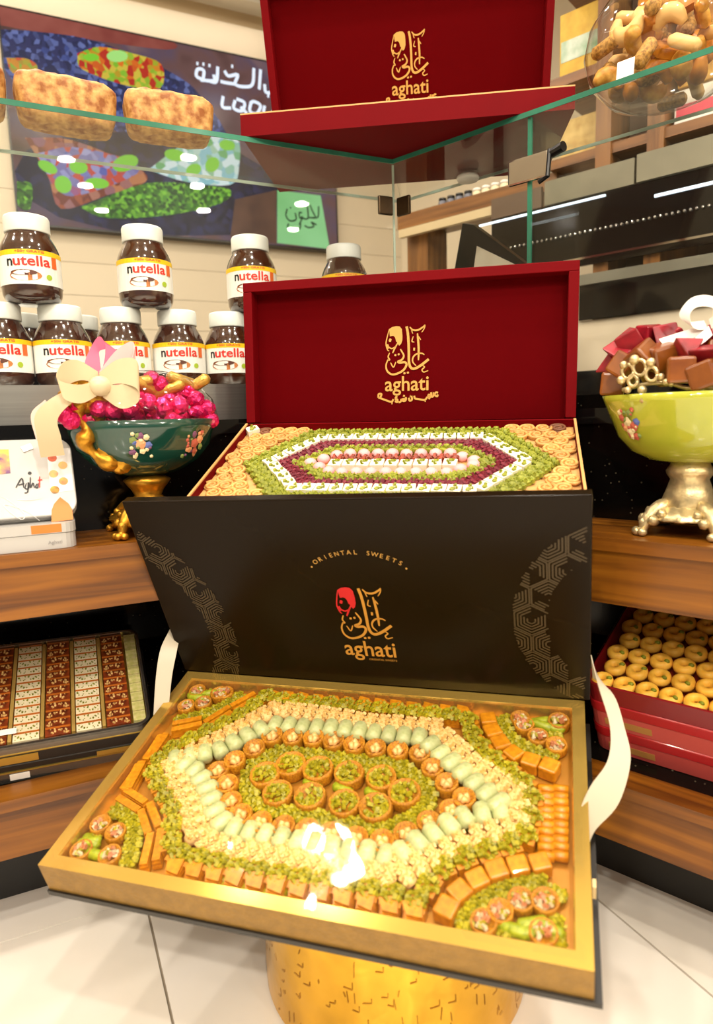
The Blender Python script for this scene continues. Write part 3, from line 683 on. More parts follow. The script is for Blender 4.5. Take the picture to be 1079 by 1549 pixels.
row('mint_roll', [(264, 1148), (330, 1135), (412, 1095), (520, 1103), (640, 1116), (705, 1172), (768, 1226), (708, 1233), (655, 1261), (596, 1297), (536, 1287), (461, 1275), (387, 1260), (340, 1250), (325, 1228), (313, 1192), (296, 1166)], .0172, 'pale mint roll in the hexagon ring of the gold tray', 'mint rolls in the gold tray', closed=True, jit=.06, rot=PI)
row('cream_finger', [(256, 1160), (300, 1131), (354, 1106), (417, 1070), (478, 1079), (555, 1090), (660, 1100), (713, 1151), (786, 1200), (792, 1226), (777, 1250), (713, 1265), (645, 1299), (604, 1326), (536, 1316), (448, 1300), (346, 1281), (300, 1264), (289, 1220), (270, 1184)], .0152, 'cream coloured nut-crusted finger in the hexagon ring of the gold tray', 'cream fingers in the gold tray', closed=True, jit=.08, rot=0)
row('cream_finger', [(322, 1262), (312, 1225), (292, 1186), (276, 1172)], .0155, 'cream coloured nut-crusted finger in the hexagon ring of the gold tray', 'cream fingers in the gold tray', sc=.9, rot=0)
row('cream_finger', [(640, 1284), (590, 1309), (536, 1301), (448, 1288), (380, 1274)], .0155, 'cream coloured nut-crusted finger in the hexagon ring of the gold tray', 'cream fingers in the gold tray', sc=.9, rot=0)
row('pistachio_square', [(404, 1052), (440, 1057), (564, 1068), (690, 1081), (709, 1088), (718, 1119), (745, 1145), (781, 1170), (804, 1195), (806, 1224), (802, 1251), (790, 1274), (764, 1279), (730, 1290), (696, 1300), (662, 1317), (648, 1340), (634, 1366), (601, 1357), (531, 1342), (403, 1322), (305, 1302), (258, 1288), (260, 1255), (262, 1226), (246, 1198), (230, 1164), (246, 1138), (305, 1108), (362, 1082)], .0212, 'pastry square topped with green pistachio in the outer ring of the gold tray', 'pistachio squares in the gold tray', closed=True, sc=.97)
row('baklava_wedge', [(412, 1038), (560, 1050), (716, 1066)], .0188, 'orange baklava wedge in the row along the lid hinge', 'baklava wedges along the hinge', rot=0, sc=.92)
row('baklava_wedge', [(244, 1318), (350, 1341), (440, 1359), (540, 1378), (640, 1400)], .0215, 'orange baklava wedge in the row along the front rim of the gold tray', 'baklava wedges along the front rim', rot=PI)
row('pistachio_cluster', [(545, 1337), (470, 1333), (400, 1336), (330, 1320)], .018, 'chopped pistachio bite behind the front wedge row', 'pistachio bites along the front', sc=.75)
for sh in (-9, 6, 22): row('baklava_stick', [(248-sh, 1106), (212-sh, 1150), (180-sh, 1194)], .036, 'long orange baklava stick along the left rim of the gold tray', 'baklava sticks by the left rim', rot=PI/2+.12, sc=.92)
for xx in (826, 850): row('syrup_fingers', [(xx, 1184), (xx, 1294)], .0175, 'pair of syrupy orange fingers along the right rim of the gold tray', 'syrup fingers by the right rim', rot=0, sc=.88, jit=.05)
CORN = {'far left': dict(nest=[(304, 1032), (350, 1032), (331, 1047), (279, 1066), (307, 1061)], roll=[(321, 1036), (282, 1049), (297, 1051)], clus=[(376, 1036), (360, 1050), (344, 1061), (325, 1070), (305, 1077), (285, 1083), (262, 1088)], st=[(394, 1040), (362, 1064), (325, 1086), (285, 1093), (258, 1098)], kind='baklava_stick'),
    'near left': dict(nest=[(140, 1243), (174, 1257), (104, 1288), (164, 1294)], roll=[(112, 1266), (136, 1268), (136, 1300)], clus=[(156, 1216), (178, 1222), (200, 1232), (202, 1255), (198, 1277), (193, 1300), (190, 1314)], st=[(163, 1202), (195, 1206), (220, 1222), (234, 1260), (222, 1312)], kind='baklava_stick'),
    'far right': dict(nest=[(788, 1072), (846, 1078), (793, 1094), (814, 1112), (842, 1125)], roll=[(817, 1076), (820, 1092), (838, 1096)], clus=[(757, 1075), (762, 1098), (774, 1114), (792, 1126), (813, 1134), (842, 1144)], st=[(736, 1079), (745, 1105), (760, 1128), (785, 1145), (812, 1154), (846, 1165)], kind='orange_cube'),
    'near right': dict(nest=[(788, 1359), (825, 1361), (757, 1376), (730, 1408), (822, 1424)], roll=[(806, 1392), (830, 1398), (788, 1409), (777, 1424)], clus=[(830, 1333), (790, 1331), (752, 1344), (722, 1362), (706, 1384), (686, 1405)], st=[(834, 1303), (788, 1308), (744, 1318), (708, 1338), (682, 1360), (672, 1382), (662, 1400)], kind='orange_cube')}
for cn, c in CORN.items():
    spots('corner_nest', c['nest'], 'round pastry ring filled with mixed nuts in the %s corner of the gold tray' % cn, 'nut rings in the %s corner' % cn, name='nut_ring', sc=.92)
    spots('green_roll', c['roll'], 'green pistachio roll in the %s corner of the gold tray' % cn, 'green rolls in the %s corner' % cn, sc=.8, rots=[1.9, 1.2, 1.5, 1.4][:len(c['roll'])], name='pistachio_roll')
    row('pistachio_cluster', c['clus'], .015, 'chopped pistachio bite of the arc in the %s corner of the gold tray' % cn, 'pistachio arc in the %s corner' % cn, sc=.95)
    if c['kind'] == 'baklava_stick':
        f = fpts(c['st'])
        for off in (-.0055, .0055):
            P = []
            for i, p in enumerate(f):
                a, b = Vector(f[max(0, i-1)]), Vector(f[min(len(f)-1, i+1)]); t = (b-a).normalized(); P.append((p[0]-t.y*off, p[1]+t.x*off))
            row('baklava_stick', P, .036, 'long orange baklava stick of the arc round the %s corner of the gold tray' % cn, 'stick arc round the %s corner' % cn, rot=-PI/2, sc=.86, px=False, jit=.04)
    else:
        row('orange_cube', c['st'], .0182, 'orange syrup cube of the arc round the %s corner of the gold tray' % cn, 'cube arc round the %s corner' % cn, jit=.1)

# ------------------------------------------------------------------ red gift boxes
def red_box(M, W, D, Hh, lid_axis, lidh, label, rim=.013, rimd=.022):
    """M: x along hinge, y back, z normal of tray, origin back-left top; lid_axis: world up direction of the lid"""
    b = thing('gift_box', M, label, 'gift box', 'open gift boxes of sweets')
    t = .003
    for nm, a in (('tray_wall', (0, -D, -Hh, W, -D+t, -.0015)), ('tray_wall', (0, -t, -Hh, W, 0, -.0015)), ('tray_wall', (0, -D+t, -Hh, t, -t, -.0015)), ('tray_wall', (W-t, -D+t, -Hh, W, -t, -.0015))):
        MB().box(*a).build(nm, RED_V, b)
    MB().box(t, -D+t, -Hh, W-t, -t, -Hh+.006).build('tray_floor', RED_V, b)
    CARD = mat('cream_card', '#c8985a', .6)
    for a in ((0, -D, -.0015, W, -D+t, .0005), (0, -D+t, -.0015, t, -t, .0005), (W-t, -D+t, -.0015, W, -t, .0005)): MB().box(*a).build('card_edge', CARD, b)
    MB().box(t, -D+t, -.02, W-t, -t, -.012).build('card_liner', CARD, b)
    xw = M.to_3x3() @ Vector((1, 0, 0)); u = (lid_axis-xw*xw.dot(lid_axis)).normalized(); ML_ = frame(M @ Vector((0, 0, 0)), xw, u, xw.cross(u))
    lm = M.inverted() @ ML_
    lid = MB().box(0, 0, -rimd-.004, W, lidh, -rimd).build('lid', DRED, b, M=lm)
    for a in ((0, lidh-rim, -rimd, W, lidh, 0), (0, 0, -rimd, rim, lidh-rim, 0), (W-rim, 0, -rimd, W, lidh-rim, 0)): MB().box(*a).build('lid_rim', RED_V, lid, bevel=.001)
    return b, lid, ML_
mw = Vector((.970, -.240, -.012)).normalized(); md = Vector((-.229, -.883, -.409)); md = (md-mw*mw.dot(md)).normalized()
MK = .90      # nearer and smaller than the counter corner allows otherwise
MO = EYEP+(Vector((-.172, 1.070, EYE-.001))-EYEP)*MK; MM = frame(MO, mw, -md, mw.cross(-md))
MWD = .503*MK; MDD = .215
mbx, mlid, MML = red_box(MM, MWD, MDD, .043, Vector((.004, .03, 1)), .217*MK, 'open red velvet gift box of hexagon-patterned sweets on the wood ledge, behind the black lid')
def lid_logo(ML_, lid, cx, cy, top, bot, rimd, sub=True, dx=0):
    n = ML_.to_3x3() @ Vector((0, 0, 1)); P0 = ML_ @ Vector((0, 0, -rimd))
    g = lambda x, y: ML_.inverted() @ on_plane(x, y, P0, n)
    k = (g(cx, top)-g(cx, bot)).length/.873; c = g(cx, top+.41*(bot-top))
    logo(lid, T(c.x, c.y, -rimd+.0005) @ SC(k, k, 1), PALEGOLD, PALEGOLD, sub)
lid_logo(MML, mlid, 616, 543, 493, 591, .022)
# riser wedge hidden under the middle box
tri = [MM @ Vector((x, y, -.0435)) for x, y in ((.17, -.035), (.25, -.035), (.25, -.008), (.17, -.008))]
wg = MB().add([(p.x, p.y, LEDGE+.0004) for p in tri]+[tuple(p) for p in tri], [(3, 2, 1, 0), (4, 5, 6, 7)]+[(i, (i+1) % 4, 4+(i+1) % 4, 4+i) for i in range(4)]).build('wedge_riser', MATS['black_card'])
tag(wg, 'black wedge riser on the wood ledge under the middle red box', 'riser')
# top box on the glass
GT = GTOP+.0075
pa, pb = at_z(365, 207, GT), at_z(870, 165, GT)
tw = (pb-pa); TW_ = tw.length; tw.normalize(); tb = Vector((0, 0, 1)).cross(tw)
TDp, THh = .25, .032
MT = frame(pa+tb*TDp+Vector((0, 0, THh)), tw, tb, Vector((0, 0, 1)))
lean = (Vector((0, 0, 1))-tb*math.tan(math.radians(20))).normalized()
tbx, tlid, MTL = red_box(MT, TW_, TDp, THh, lean, .29, 'open red velvet gift box standing on the glass top over the corner')
lid_logo(MTL, tlid, 620, 95, 47, 143, .022)

# sweets of the middle box
COOK = mat('baked_cookie', '#dca860', .55, col2='#c08440', vscale=200, rnd=.12)
_m = MB(); sp = [(.0018*(1+t*.42)*math.cos(t), .0018*(1+t*.42)*math.sin(t), .0035) for t in [k*.55 for k in range(22)]]
_m.tube(sp, .0021, 5); _m.lathe([(0, .0), (.0098, 0), (.0098, .003), (0, .0036)], 10)
MESH['swirl_cookie'] = (_m.me('swirl_cookie', COOK, True), None)
CRIM = mat('crimson_petal', '#7c1a2c', .6, col2='#5a0e20', vscale=300, rnd=.2); PINK = mat('pink_paste', '#e8a4a4', .5, rnd=.06); REDN = mat('red_nut', '#a03a1c', .5, col2='#74301c', vscale=300, rnd=.15)
WSQ = mat('white_nougat', '#efe6cc', .5, rnd=.05); OLIVE = mat('pistachio_crumb', '#98982a', .6, col2='#707a16', vscale=300, rnd=.15)
MESH['crumb_green'] = (chips(20, .010, .003, .0058, 21).lathe([(.009, 0), (.0085, .005), (0, .007)], 8).me('pistachio_crumb_ball', OLIVE), None)
MESH['crumb_crimson'] = (chips(18, .0090, .003, .0052, 22).lathe([(.008, 0), (.007, .005), (0, .006)], 8).me('rose_petal_ball', CRIM), None)
MESH['nougat'] = (MB().box(-.0085, -.0085, 0, .0085, .0085, .009).me('nougat_square', WSQ), ('pistachio_fleck', chips(5, .0055, .0092, .0042, 23).me('pistachio_fleck', PISTD)))
MESH['pinkball'] = (MB().ball((0, 0, .004), .0092, 10, 6, sc=(1, 1, .75)).me('pink_sweet', PINK, True), None)
MESH['rednut'] = (chips(22, .008, .004, .0055, 24).lathe([(.008, 0), (.007, .005), (0, .006)], 8).me('red_nut_bite', REDN), None)
MESH['dark_swirl'] = (MESH['swirl_cookie'][0].copy(), None); MESH['dark_swirl'][0].materials.clear(); MESH['dark_swirl'][0].materials.append(mat('cocoa_cookie', '#7a4a2c', .6, rnd=.2))
MZ = -.0115
def mp(L): return [tray_xy(MM, *p, z=-.004) for p in L]
def mrow(kind, pts, step, label, group, closed=True, sc=1., name=None, pts_local=False):
    row(kind, pts if pts_local else mp(pts), step, label, group, closed, px=False, M=MM, z=MZ, sc=sc, name=name)
hexes = lambda cx, cy, hx, tx, hy: [(cx-hx, cy), (cx-tx, cy+hy), (cx+tx, cy+hy), (cx+hx, cy), (cx+tx, cy-hy), (cx-tx, cy-hy)]
HC = (MWD/2+.005, -.108)
def H6(hx, tx, hy): return hexes(HC[0], HC[1], hx*.9, tx*.9, hy*.88)
mrow('crumb_green', H6(.208, .142, .098), .0165, 'green pistachio crumb ball in the outer hexagon of the middle red box', 'outer green balls in the red box', name='pistachio_ball', pts_local=True)
mrow('crumb_green', H6(.194, .132, .088), .0165, 'green pistachio crumb ball in the outer hexagon of the middle red box', 'outer green balls in the red box', name='pistachio_ball', pts_local=True, sc=.9)
mrow('nougat', H6(.178, .120, .076), .0172, 'white nougat square with green flecks in the red box hexagon', 'nougat squares in the red box', name='nougat_square', pts_local=True)
mrow('crumb_crimson', H6(.161, .108, .063), .0128, 'crimson petal ball in the red box hexagon', 'crimson balls in the red box', name='rose_petal_ball', pts_local=True)
mrow('crumb_crimson', H6(.150, .101, .055), .0132, 'crimson petal ball in the red box hexagon', 'crimson balls in the red box', name='rose_petal_ball', pts_local=True, sc=.9)
mrow('crumb_green', H6(.134, .090, .042), .0172, 'green pistachio crumb ball in the inner hexagon of the middle red box', 'inner green balls in the red box', name='pistachio_ball', pts_local=True, sc=1.05)
mrow('pinkball', H6(.118, .080, .028), .0185, 'round pink sweet near the centre of the middle red box', 'pink sweets in the red box', name='pink_sweet', pts_local=True)
mrow('rednut', [(HC[0]-.08, HC[1]+.011), (HC[0]+.08, HC[1]+.011)], .016, 'reddish nut bite in the central row of the middle red box', 'nut bites in the red box', closed=False, name='nut_bite', pts_local=True)
mrow('nougat', [(HC[0]-.08, HC[1]-.006), (HC[0]+.08, HC[1]-.006)], .0175, 'white nougat square in the central row of the middle red box', 'central nougat in the red box', closed=False, name='nougat_square', pts_local=True)
for j in range(11):
    for i in range(24):
        x = .0130+.0190*i+(.0095 if j % 2 else 0); y = -.0130-.0190*j
        if x > MWD-.012 or y < -MDD+.012: continue
        dx, dy = abs(x-HC[0]), abs(y-HC[1])
        if dy < .0985 and dx < .135+(.0985-dy)*.68: continue
        cd = min(x, MWD-x)+min(-y, MDD+y)*1.3
        if cd < .05:
            k = (i+j) % 3
            kind, nm, lb, gp = [('nougat', 'nougat_square', 'white nougat square in a corner of the middle red box', 'corner nougat in the red box'), ('dark_swirl', 'cocoa_cookie', 'dark cocoa swirl cookie in a corner of the middle red box', 'cocoa cookies in the red box'), ('rednut', 'nut_bite', 'reddish nut bite in a corner of the middle red box', 'corner nut bites in the red box')][k]
            sweet(kind, MM @ T(x, y, MZ) @ RZ(R.uniform(0, 6)), lb, gp, nm)
        else: sweet('swirl_cookie', MM @ T(x, y, MZ) @ RZ(R.uniform(0, 6)) @ SC(1.02), 'pale baked swirl cookie in the border of the middle red box', 'swirl cookies in the red box', 'swirl_cookie')
# cookies just showing in the top box
for i in range(23):
    sweet('swirl_cookie', MT @ T(.02+i*.0202, -TDp+.019, -.0115) @ RZ(i) @ SC(1, 1, 2.3), 'pale baked cookie at the front edge of the top red box', 'cookies in the top red box', 'swirl_cookie')

spots('pistachio_cluster', [(846, 1346), (850, 1392), (760, 1432), (720, 1428), (846, 1440), (95, 1306), (126, 1250), (262, 1062), (300, 1022), (330, 1022), (840, 1108), (770, 1068)], 'loose chopped pistachio bite tucked into a corner of the gold tray', 'loose pistachio bites', sc=.8)
# ------------------------------------------------------------------ chocolate spread jars inside the left counter
JR, JH = .0415, .122
CHOC = mat('chocolate_spread', '#3a1a0a', .12, spec=.6, coat=1.0, var=.15, vscale=20)
JCAP = mat('white_cap', '#e9ebe4', .4)
LABW = mat('white_label', '#f2efe8', .45); LABY = mat('yellow_band', '#f6c70c', .45); INKR = mat('red_ink', '#dd2c1c', .5); INKK = mat('black_ink', '#171514', .5); INKO = mat('orange_ink', '#e0641c', .5); BREAD = mat('bread_print', '#c87a3c', .5, col2='#8a4a20', vscale=160); INKG = mat('green_ink', '#a8c030', .5); INKBR = mat('brown_ink', '#5c2c16', .5)
def wrap(mb, v, f, r): mb.add([((r)*math.sin(x/r), -(r)*math.cos(x/r), z) for x, z in v], f)
def patch(x0, x1, z0, z1, r, n=10):
    mb = MB(); v = []; f = []
    for i in range(n+1):
        x = x0+(x1-x0)*i/n; v += [(x, z0), (x, z1)]
    wrap(mb, v, [(2*i, 2*i+2, 2*i+3, 2*i+1) for i in range(n)], r); return mb
def blob(cx, cz, rx, rz, r, n=14):
    mb = MB(); wrap(mb, [(cx+rx*math.cos(2*PI*k/n), cz+rz*math.sin(2*PI*k/n)) for k in range(n)], [tuple(range(n))], r); return mb
def wraptext(s, x0, z0, width, height, r, bold=.02):
    v, f = text_verts(s, 1, bold=bold); xs = [a[0] for a in v]; ys = [a[1] for a in v]; a0, a1, b0, b1 = min(xs), max(xs), min(ys), max(ys)
    mb = MB(); wrap(mb, [(x0+(a[0]-a0)/(a1-a0)*width, z0+(a[1]-b0)/(b1-b0)*height) for a in v], f, r); return mb
JP = []
def jarpart(nm, mb, m, sm=False): JP.append((nm, mb.me(nm, m, sm)))
jarpart('jar_glass', MB().lathe([(0, 0), (.032, 0), (.037, .003), (.0405, .010), (JR, .020), (JR, .068), (.0405, .074), (.037, .083), (.0325, .091), (.0298, .096), (.0298, .101), (0, .101)], 32), CHOC, True)
jarpart('cap', MB().lathe([(.0285, .0985), (.0308, .0985), (.0312, .100), (.0312, .119), (.0298, JH), (0, JH)], 32, rfun=lambda a, j: 1), JCAP, True)
jarpart('label', patch(-.085, .085, .0215, .069, JR+.0004, 24), LABW)
jarpart('label_band', patch(-.085, .085, .0622, .069, JR+.0006, 24), LABY)
jarpart('brand_initial', wraptext('n', -.0310, .0465, .0086, .0100, JR+.0009), INKK)
jarpart('brand_lettering', wraptext('utella', -.0215, .0465, .0515, .0145, JR+.0009), INKR)
jarpart('offer_lettering', wraptext('+50g GRATIS', -.018, .0636, .040, .0045, JR+.0009), INKR)
jarpart('offer_badge', patch(.033, .042, .046, .062, JR+.0010, 4), INKO)
jarpart('bread_picture', blob(-.006, .0335, .0225, .0075, JR+.0008), BREAD)
jarpart('spread_picture', blob(-.008, .0375, .0185, .0040, JR+.0010), INKBR)
jarpart('milk_picture', blob(-.004, .0385, .0045, .0022, JR+.0012), LABW)
jarpart('badge_picture', blob(.027, .0325, .0045, .0040, JR+.0010), INKG)
JARS = [(-.6145, -.1, 0), (-.5305, -.1, 0), (-.4425, -.1, 0), (-.3545, -.1, 0), (-.2700, -.1, 0), (-.185, -.1, 0), (-.1, -.1, 0), (-.565, -.088, 1), (-.402, -.088, 1), (-.228, -.088, 1), (-.055, -.088, 1), (-.585, -.192, 0), (-.50, -.192, 0)]
JLAB = ['jar of chocolate spread at the far left of the lower row', 'jar of chocolate spread in the lower row, behind the pink bow', 'jar of chocolate spread in the lower row, above the green bowl bow', 'jar of chocolate spread in the lower row, above the pink candies', 'jar of chocolate spread in the lower row, cut off by the red lid', 'jar of chocolate spread in the lower row hidden behind the red lid', 'jar of chocolate spread in the lower row nearest the glass corner',
        'jar of chocolate spread at the left end of the upper row', 'jar of chocolate spread second from left in the upper row', 'jar of chocolate spread in the upper row touching the red lid edge', 'jar of chocolate spread showing only its cap above the red lid', 'jar of chocolate spread in the row behind, white cap showing between jars', 'jar of chocolate spread in the row behind the front jars']
for (x, s, up), lab in zip(JARS, JLAB):
    p = ML @ Vector((x, -s, DECK+.0005+up*(JH+.0006))); toc = math.atan2(p.x, p.y)
    j = thing('spread_jar', T(*p) @ RZ(-toc+R.uniform(-.08, .1)), lab, 'jar', 'chocolate spread jars')
    for nm, me in JP:
        if s < -.15 and nm not in ('jar_glass', 'cap', 'label'): continue
        link(nm, me, j)

# ------------------------------------------------------------------ footed bowls on the ledges
GILT = mat('antique_gilt', '#c08a2a', .38, .85, var=.3, vscale=60, bump=.5, bscale=120)
PGILT = mat('pale_gilt', '#cdb98a', .35, .7, var=.25, vscale=70, bump=.4, bscale=120)
def bowl(M, name, label, prof_foot, prof_bowl, glaze, metal, elong, feet, flowers, rimfun):
    b = thing(name, M, label, 'bowl', 'footed candy bowls')
    S = SC(elong[0], elong[1], 1)
    MB().lathe(prof_bowl, 40, S, rfun=rimfun).build('bowl', glaze, b, smooth=True)
    MB().lathe(prof_foot, 20).build('stem', metal, b, smooth=True)
    zt, r0, r1 = feet
    for k in range(4):
        a = PI/4+k*PI/2; c, s = math.cos(a), math.sin(a)
        f = MB().tube(catmull([(r0*.9*c, r0*.9*s, zt), (r1*.62*c, r1*.62*s, zt*.80), (r1*.84*c, r1*.84*s, zt*.46), (r1*.92*c, r1*.92*s, zt*.2), (r1*1.02*c, r1*1.02*s, .005)], 4), [.006, .0075, .009, .0095, .0095, .009, .0085, .008, .0072, .0065, .006, .0055, .005, .0045, .004, .0036, .003], 8)
        for q in (-1, 0, 1): f.ball((r1*(.98+.05*(q == 0))*c-q*.0065*s, r1*(.98+.05*(q == 0))*s+q*.0065*c, .005), .005, 7, 5, sc=(1.1, 1.1, .95))
        for q in (-1, 1):
            f.ball((r1*.80*c-q*.010*s, r1*.80*s+q*.010*c, zt*.5), .0062, 7, 5, jit=.15); f.ball((r1*.66*c-q*.012*s, r1*.66*s+q*.012*c, zt*.72), .0055, 7, 5, jit=.15)
        f.ball((r1*.90*c, r1*.90*s, zt*.42), .0055, 7, 5)
        f.build('foot', metal, b, smooth=True)
    MB().lathe([(r0*.6, zt+.012), (r0*.8, zt+.004), (r0*1.15, zt-.004), (r1*.62, zt*.74), (r1*.80, zt*.56), (r1*.78, zt*.50), (r1*.5, zt*.6)], 48, rfun=lambda a, j: 1+.05*math.sin(16*a)).build('fluted_skirt', metal, b, smooth=True)
    def surf(a, z):
        rs = [(r, zz) for r, zz in prof_bowl]
        for (ra, za), (rb, zb) in zip(rs[:-1], rs[1:]):
            if za <= z <= zb and zb > za: rr = ra+(rb-ra)*(z-za)/(zb-za); return Vector((rr*elong[0]*math.cos(a), rr*elong[1]*math.sin(a), z))
        return Vector((rs[-1][0]*elong[0]*math.cos(a), rs[-1][0]*elong[1]*math.sin(a), z))
    for fa, fz, cols in flowers:
        rf = random.Random(int(fz*1e4)); mm = [c[3] for c in cols]
        cols = [(da*.8, dz*.8, r*.72, m) for da, dz, r, m in cols]+[(rf.uniform(-.17, .17), rf.uniform(-.016, .014), rf.uniform(.0018, .0036), rf.choice(mm)) for _ in range(16)]
        for k, (da, dz, r, m) in enumerate(cols):
            p = surf(fa+da, fz+dz); nrm = Vector((p.x/elong[0]**2, p.y/elong[1]**2, -.03)).normalized()
            q = nrm.to_track_quat('Z', 'Y').to_matrix().to_4x4(); mb = MB()
            n = 20; mb.add([(r*(1+.10*math.cos(5*2*PI*i/n))*math.cos(2*PI*i/n), r*(1+.10*math.cos(5*2*PI*i/n))*math.sin(2*PI*i/n), 0) for i in range(n)]+[(0, 0, .0012)], [(i, (i+1) % n, n) for i in range(n)])
            mb.build('painted_flower', m, b, M=T(*(p+nrm*.0009)) @ q)
    return b
FP = mat('flower_peach', '#d89a6a', .4); FV = mat('flower_violet', '#7a4a6a', .4); FB = mat('flower_blue', '#5a6aa8', .4); FG = mat('flower_leaf', '#7a8a4a', .4); FR = mat('flower_red', '#b85a48', .4); FC = mat('flower_cream', '#e0d0a0', .4)
bl = bowl(ML @ T(-.452, -.138, LEDGE), 'candy_bowl', 'dark green porcelain bowl with gilt handle and feet, full of pink foil candies',
    [(.012, .030), (.030, .034), (.022, .044), (.017, .050), (.021, .058), (.026, .064), (.030, .070), (.020, .076), (0, .078)],
    [(0, .076), (.030, .0765), (.052, .083), (.072, .095), (.086, .113), (.093, .135), (.097, .146), (.094, .147), (.085, .122), (.060, .100), (0, .096)],
    mat('dark_green_glaze', '#173f33', .1, coat=.6, var=.12, vscale=20), GILT, (.95, .70), (.040, .020, .062),
    [(-1.72, .118, [(0, 0, .0085, FP), (0, .012, .006, FV), (.13, -.002, .006, FB), (-.13, .006, .006, FG), (.1, .01, .005, FC), (.02, -.011, .005, FC)]), (-.85, .116, [(0, 0, .0085, FR), (.14, .006, .008, FP), (-.12, -.008, .007, FP), (.1, -.012, .006, FR), (-.05, .014, .006, FV), (.22, -.006, .006, FG)])],
    lambda a, j: 1+.025*math.cos(6*a)*(j > 3))
# gilt scroll handle on the left end
def bloc(M, x, y, s): return M.inverted() @ (lambda n: on_plane(x, y, CN+n*s, n))(-(ML.to_3x3() @ Vector((0, 1, 0))))
BL = bl.matrix_world.copy() if False else ML @ T(-.452, -.138, LEDGE)
H = lambda x, y, s=.175: tuple(BL.inverted() @ (ML @ px_local(ML, x, y, s)))
hb = MB().tube(catmull([H(122, 598), H(118, 625), H(132, 650), H(130, 672), H(148, 690), H(170, 700), H(188, 692)], 5), [.0085+.0035*math.sin(k*.6) for k in range(31)], 9)
hb.tube(catmull([H(150, 640), H(142, 655), H(150, 668), H(160, 660)], 4), .0035, 7)
for x, y, r in ((118, 598, .013), (134, 586, .014), (148, 602, .012), (104, 602, .010), (110, 586, .010), (128, 610, .010), (160, 684, .009), (172, 694, .009), (186, 700, .010), (194, 690, .008), (180, 706, .007), (150, 625, .007)): hb.ball(H(x, y), r*1.25, 8, 6, sc=(1, .7, 1.1), jit=.12)
hb.build('scroll_handle', GILT, bl, smooth=True)
# candies in the green bowl
FOIL = mat('pink_foil', '#d81f66', .22, .55, rnd=.2, bump=.8, bscale=160); GFOIL = mat('gold_wrapper', '#c99f4a', .3, .6, rnd=.15, bump=.5, bscale=200)
_m = MB().ball((0, 0, 0), .0118, 10, 7, jit=.06); _m.tube([(.009, 0, .006), (.014, 0, .010)], [.002, .006], 6)
foilme = _m.me('foil_candy', FOIL)
PXC = [(98, 628), (108, 636), (170, 620), (196, 618), (224, 609), (248, 618), (261, 636), (272, 613), (274, 598), (296, 604), (313, 618), (318, 636), (285, 592), (230, 574), (243, 582), (300, 622), (150, 618), (210, 600), (256, 603)]
for i, (x, y) in enumerate(PXC):
    s = .178 if y > 606 else .135
    if x > 290: s = .15
    p = ML @ px_local(ML, x, y, s)
    o = link('foil_candy', foilme, None); o.matrix_world = T(*p) @ RZ(i) @ RX(i*1.3); tag(o, 'round pink foil candy heaped in the dark green bowl', 'candy', 'pink candies in the green bowl')
for i in range(16):
    a = 2*PI*i/16*1.618; rr = .055*math.sqrt((i+.5)/16); p = BL @ Vector((rr*1.2*math.cos(a), rr*.75*math.sin(a), .140+.02*(1-i/16)))
    o = link('foil_candy', foilme, None); o.matrix_world = T(*p) @ RZ(i*2) @ RX(i); tag(o, 'round pink foil candy heaped in the dark green bowl', 'candy', 'pink candies in the green bowl')
stme = MB().tube([(-.022, 0, 0), (-.018, 0, 0), (.018, 0, 0), (.022, 0, 0)], [.004, .0075, .0075, .004], 8).me('gold_wafer', GFOIL, True)
for i, (x, y, a) in enumerate([(180, 592, .1), (222, 586, .5), (255, 589, -.4), (276, 576, .3), (296, 583, -.6), (205, 580, -.2)]):
    p = ML @ px_local(ML, x, y, .14); o = link('wafer_stick', stme, None); o.matrix_world = T(*p) @ ML.to_3x3().to_4x4() @ RY(a) @ RZ(a); tag(o, 'gold wrapped wafer stick on top of the green bowl candies', 'candy', 'gold wafer sticks')
# bow
bow = thing('ribbon_bow', BL @ T(-.03, -.02, .17), 'cream and pink satin bow tied at the left of the green bowl', 'bow')
PINKS = mat('pink_satin', '#d8587a', .35); CREAMS = mat('cream_satin', '#cbb894', .35)
def bowstrip(nm, seq, m): # px, py, s, width px (wx, wy)
    Mi = (BL @ T(-.03, -.02, .17)).inverted(); P = []; W = []
    for x, y, s, wx, wy in seq:
        p = ML @ px_local(ML, x, y, s); q = ML @ px_local(ML, x+wx, y+wy, s); P.append(Mi @ p); W.append((Mi @ q)-(Mi @ p))
    return MB().strip(catmull(P, 6), catmull(W, 6), .0005).build(nm, m, bow, smooth=True, angle=50)
bowstrip('loop', [(150, 572, .185, 4, 20), (120, 560, .19, 6, 30), (96, 568, .20, 4, 36), (92, 588, .205, 10, 30), (120, 596, .20, 6, 28), (150, 586, .19, 4, 20)], CREAMS)
bowstrip('loop', [(152, 575, .19, 4, 22), (180, 562, .20, 4, 36), (206, 566, .205, 2, 44), (208, 588, .20, 2, 40), (182, 600, .20, 4, 36), (154, 590, .19, 4, 22)], CREAMS)
bowstrip('loop', [(145, 575, .175, 20, 4), (140, 545, .17, 22, -2), (150, 520, .165, 4, 20), (168, 526, .165, 18, 8), (168, 552, .17, 22, 4), (156, 578, .175, 20, 4)], PINKS)
bowstrip('loop', [(156, 568, .18, 12, 12), (182, 540, .175, 10, 22), (202, 532, .175, 2, 30), (200, 556, .18, 4, 24), (170, 578, .185, 10, 14)], mat('blush_satin', '#eeb4b0', .35))
bowstrip('tail', [(120, 590, .19, 26, 6), (88, 610, .195, 30, 8), (70, 632, .195, 34, 6), (74, 660, .19, 36, 0), (80, 690, .18, 36, -4)], CREAMS)
bowstrip('tail', [(80, 615, .18, 24, 20), (60, 632, .175, 26, 10), (68, 665, .17, 26, -2)], mat('pale_satin', '#f0d8cc', .35))
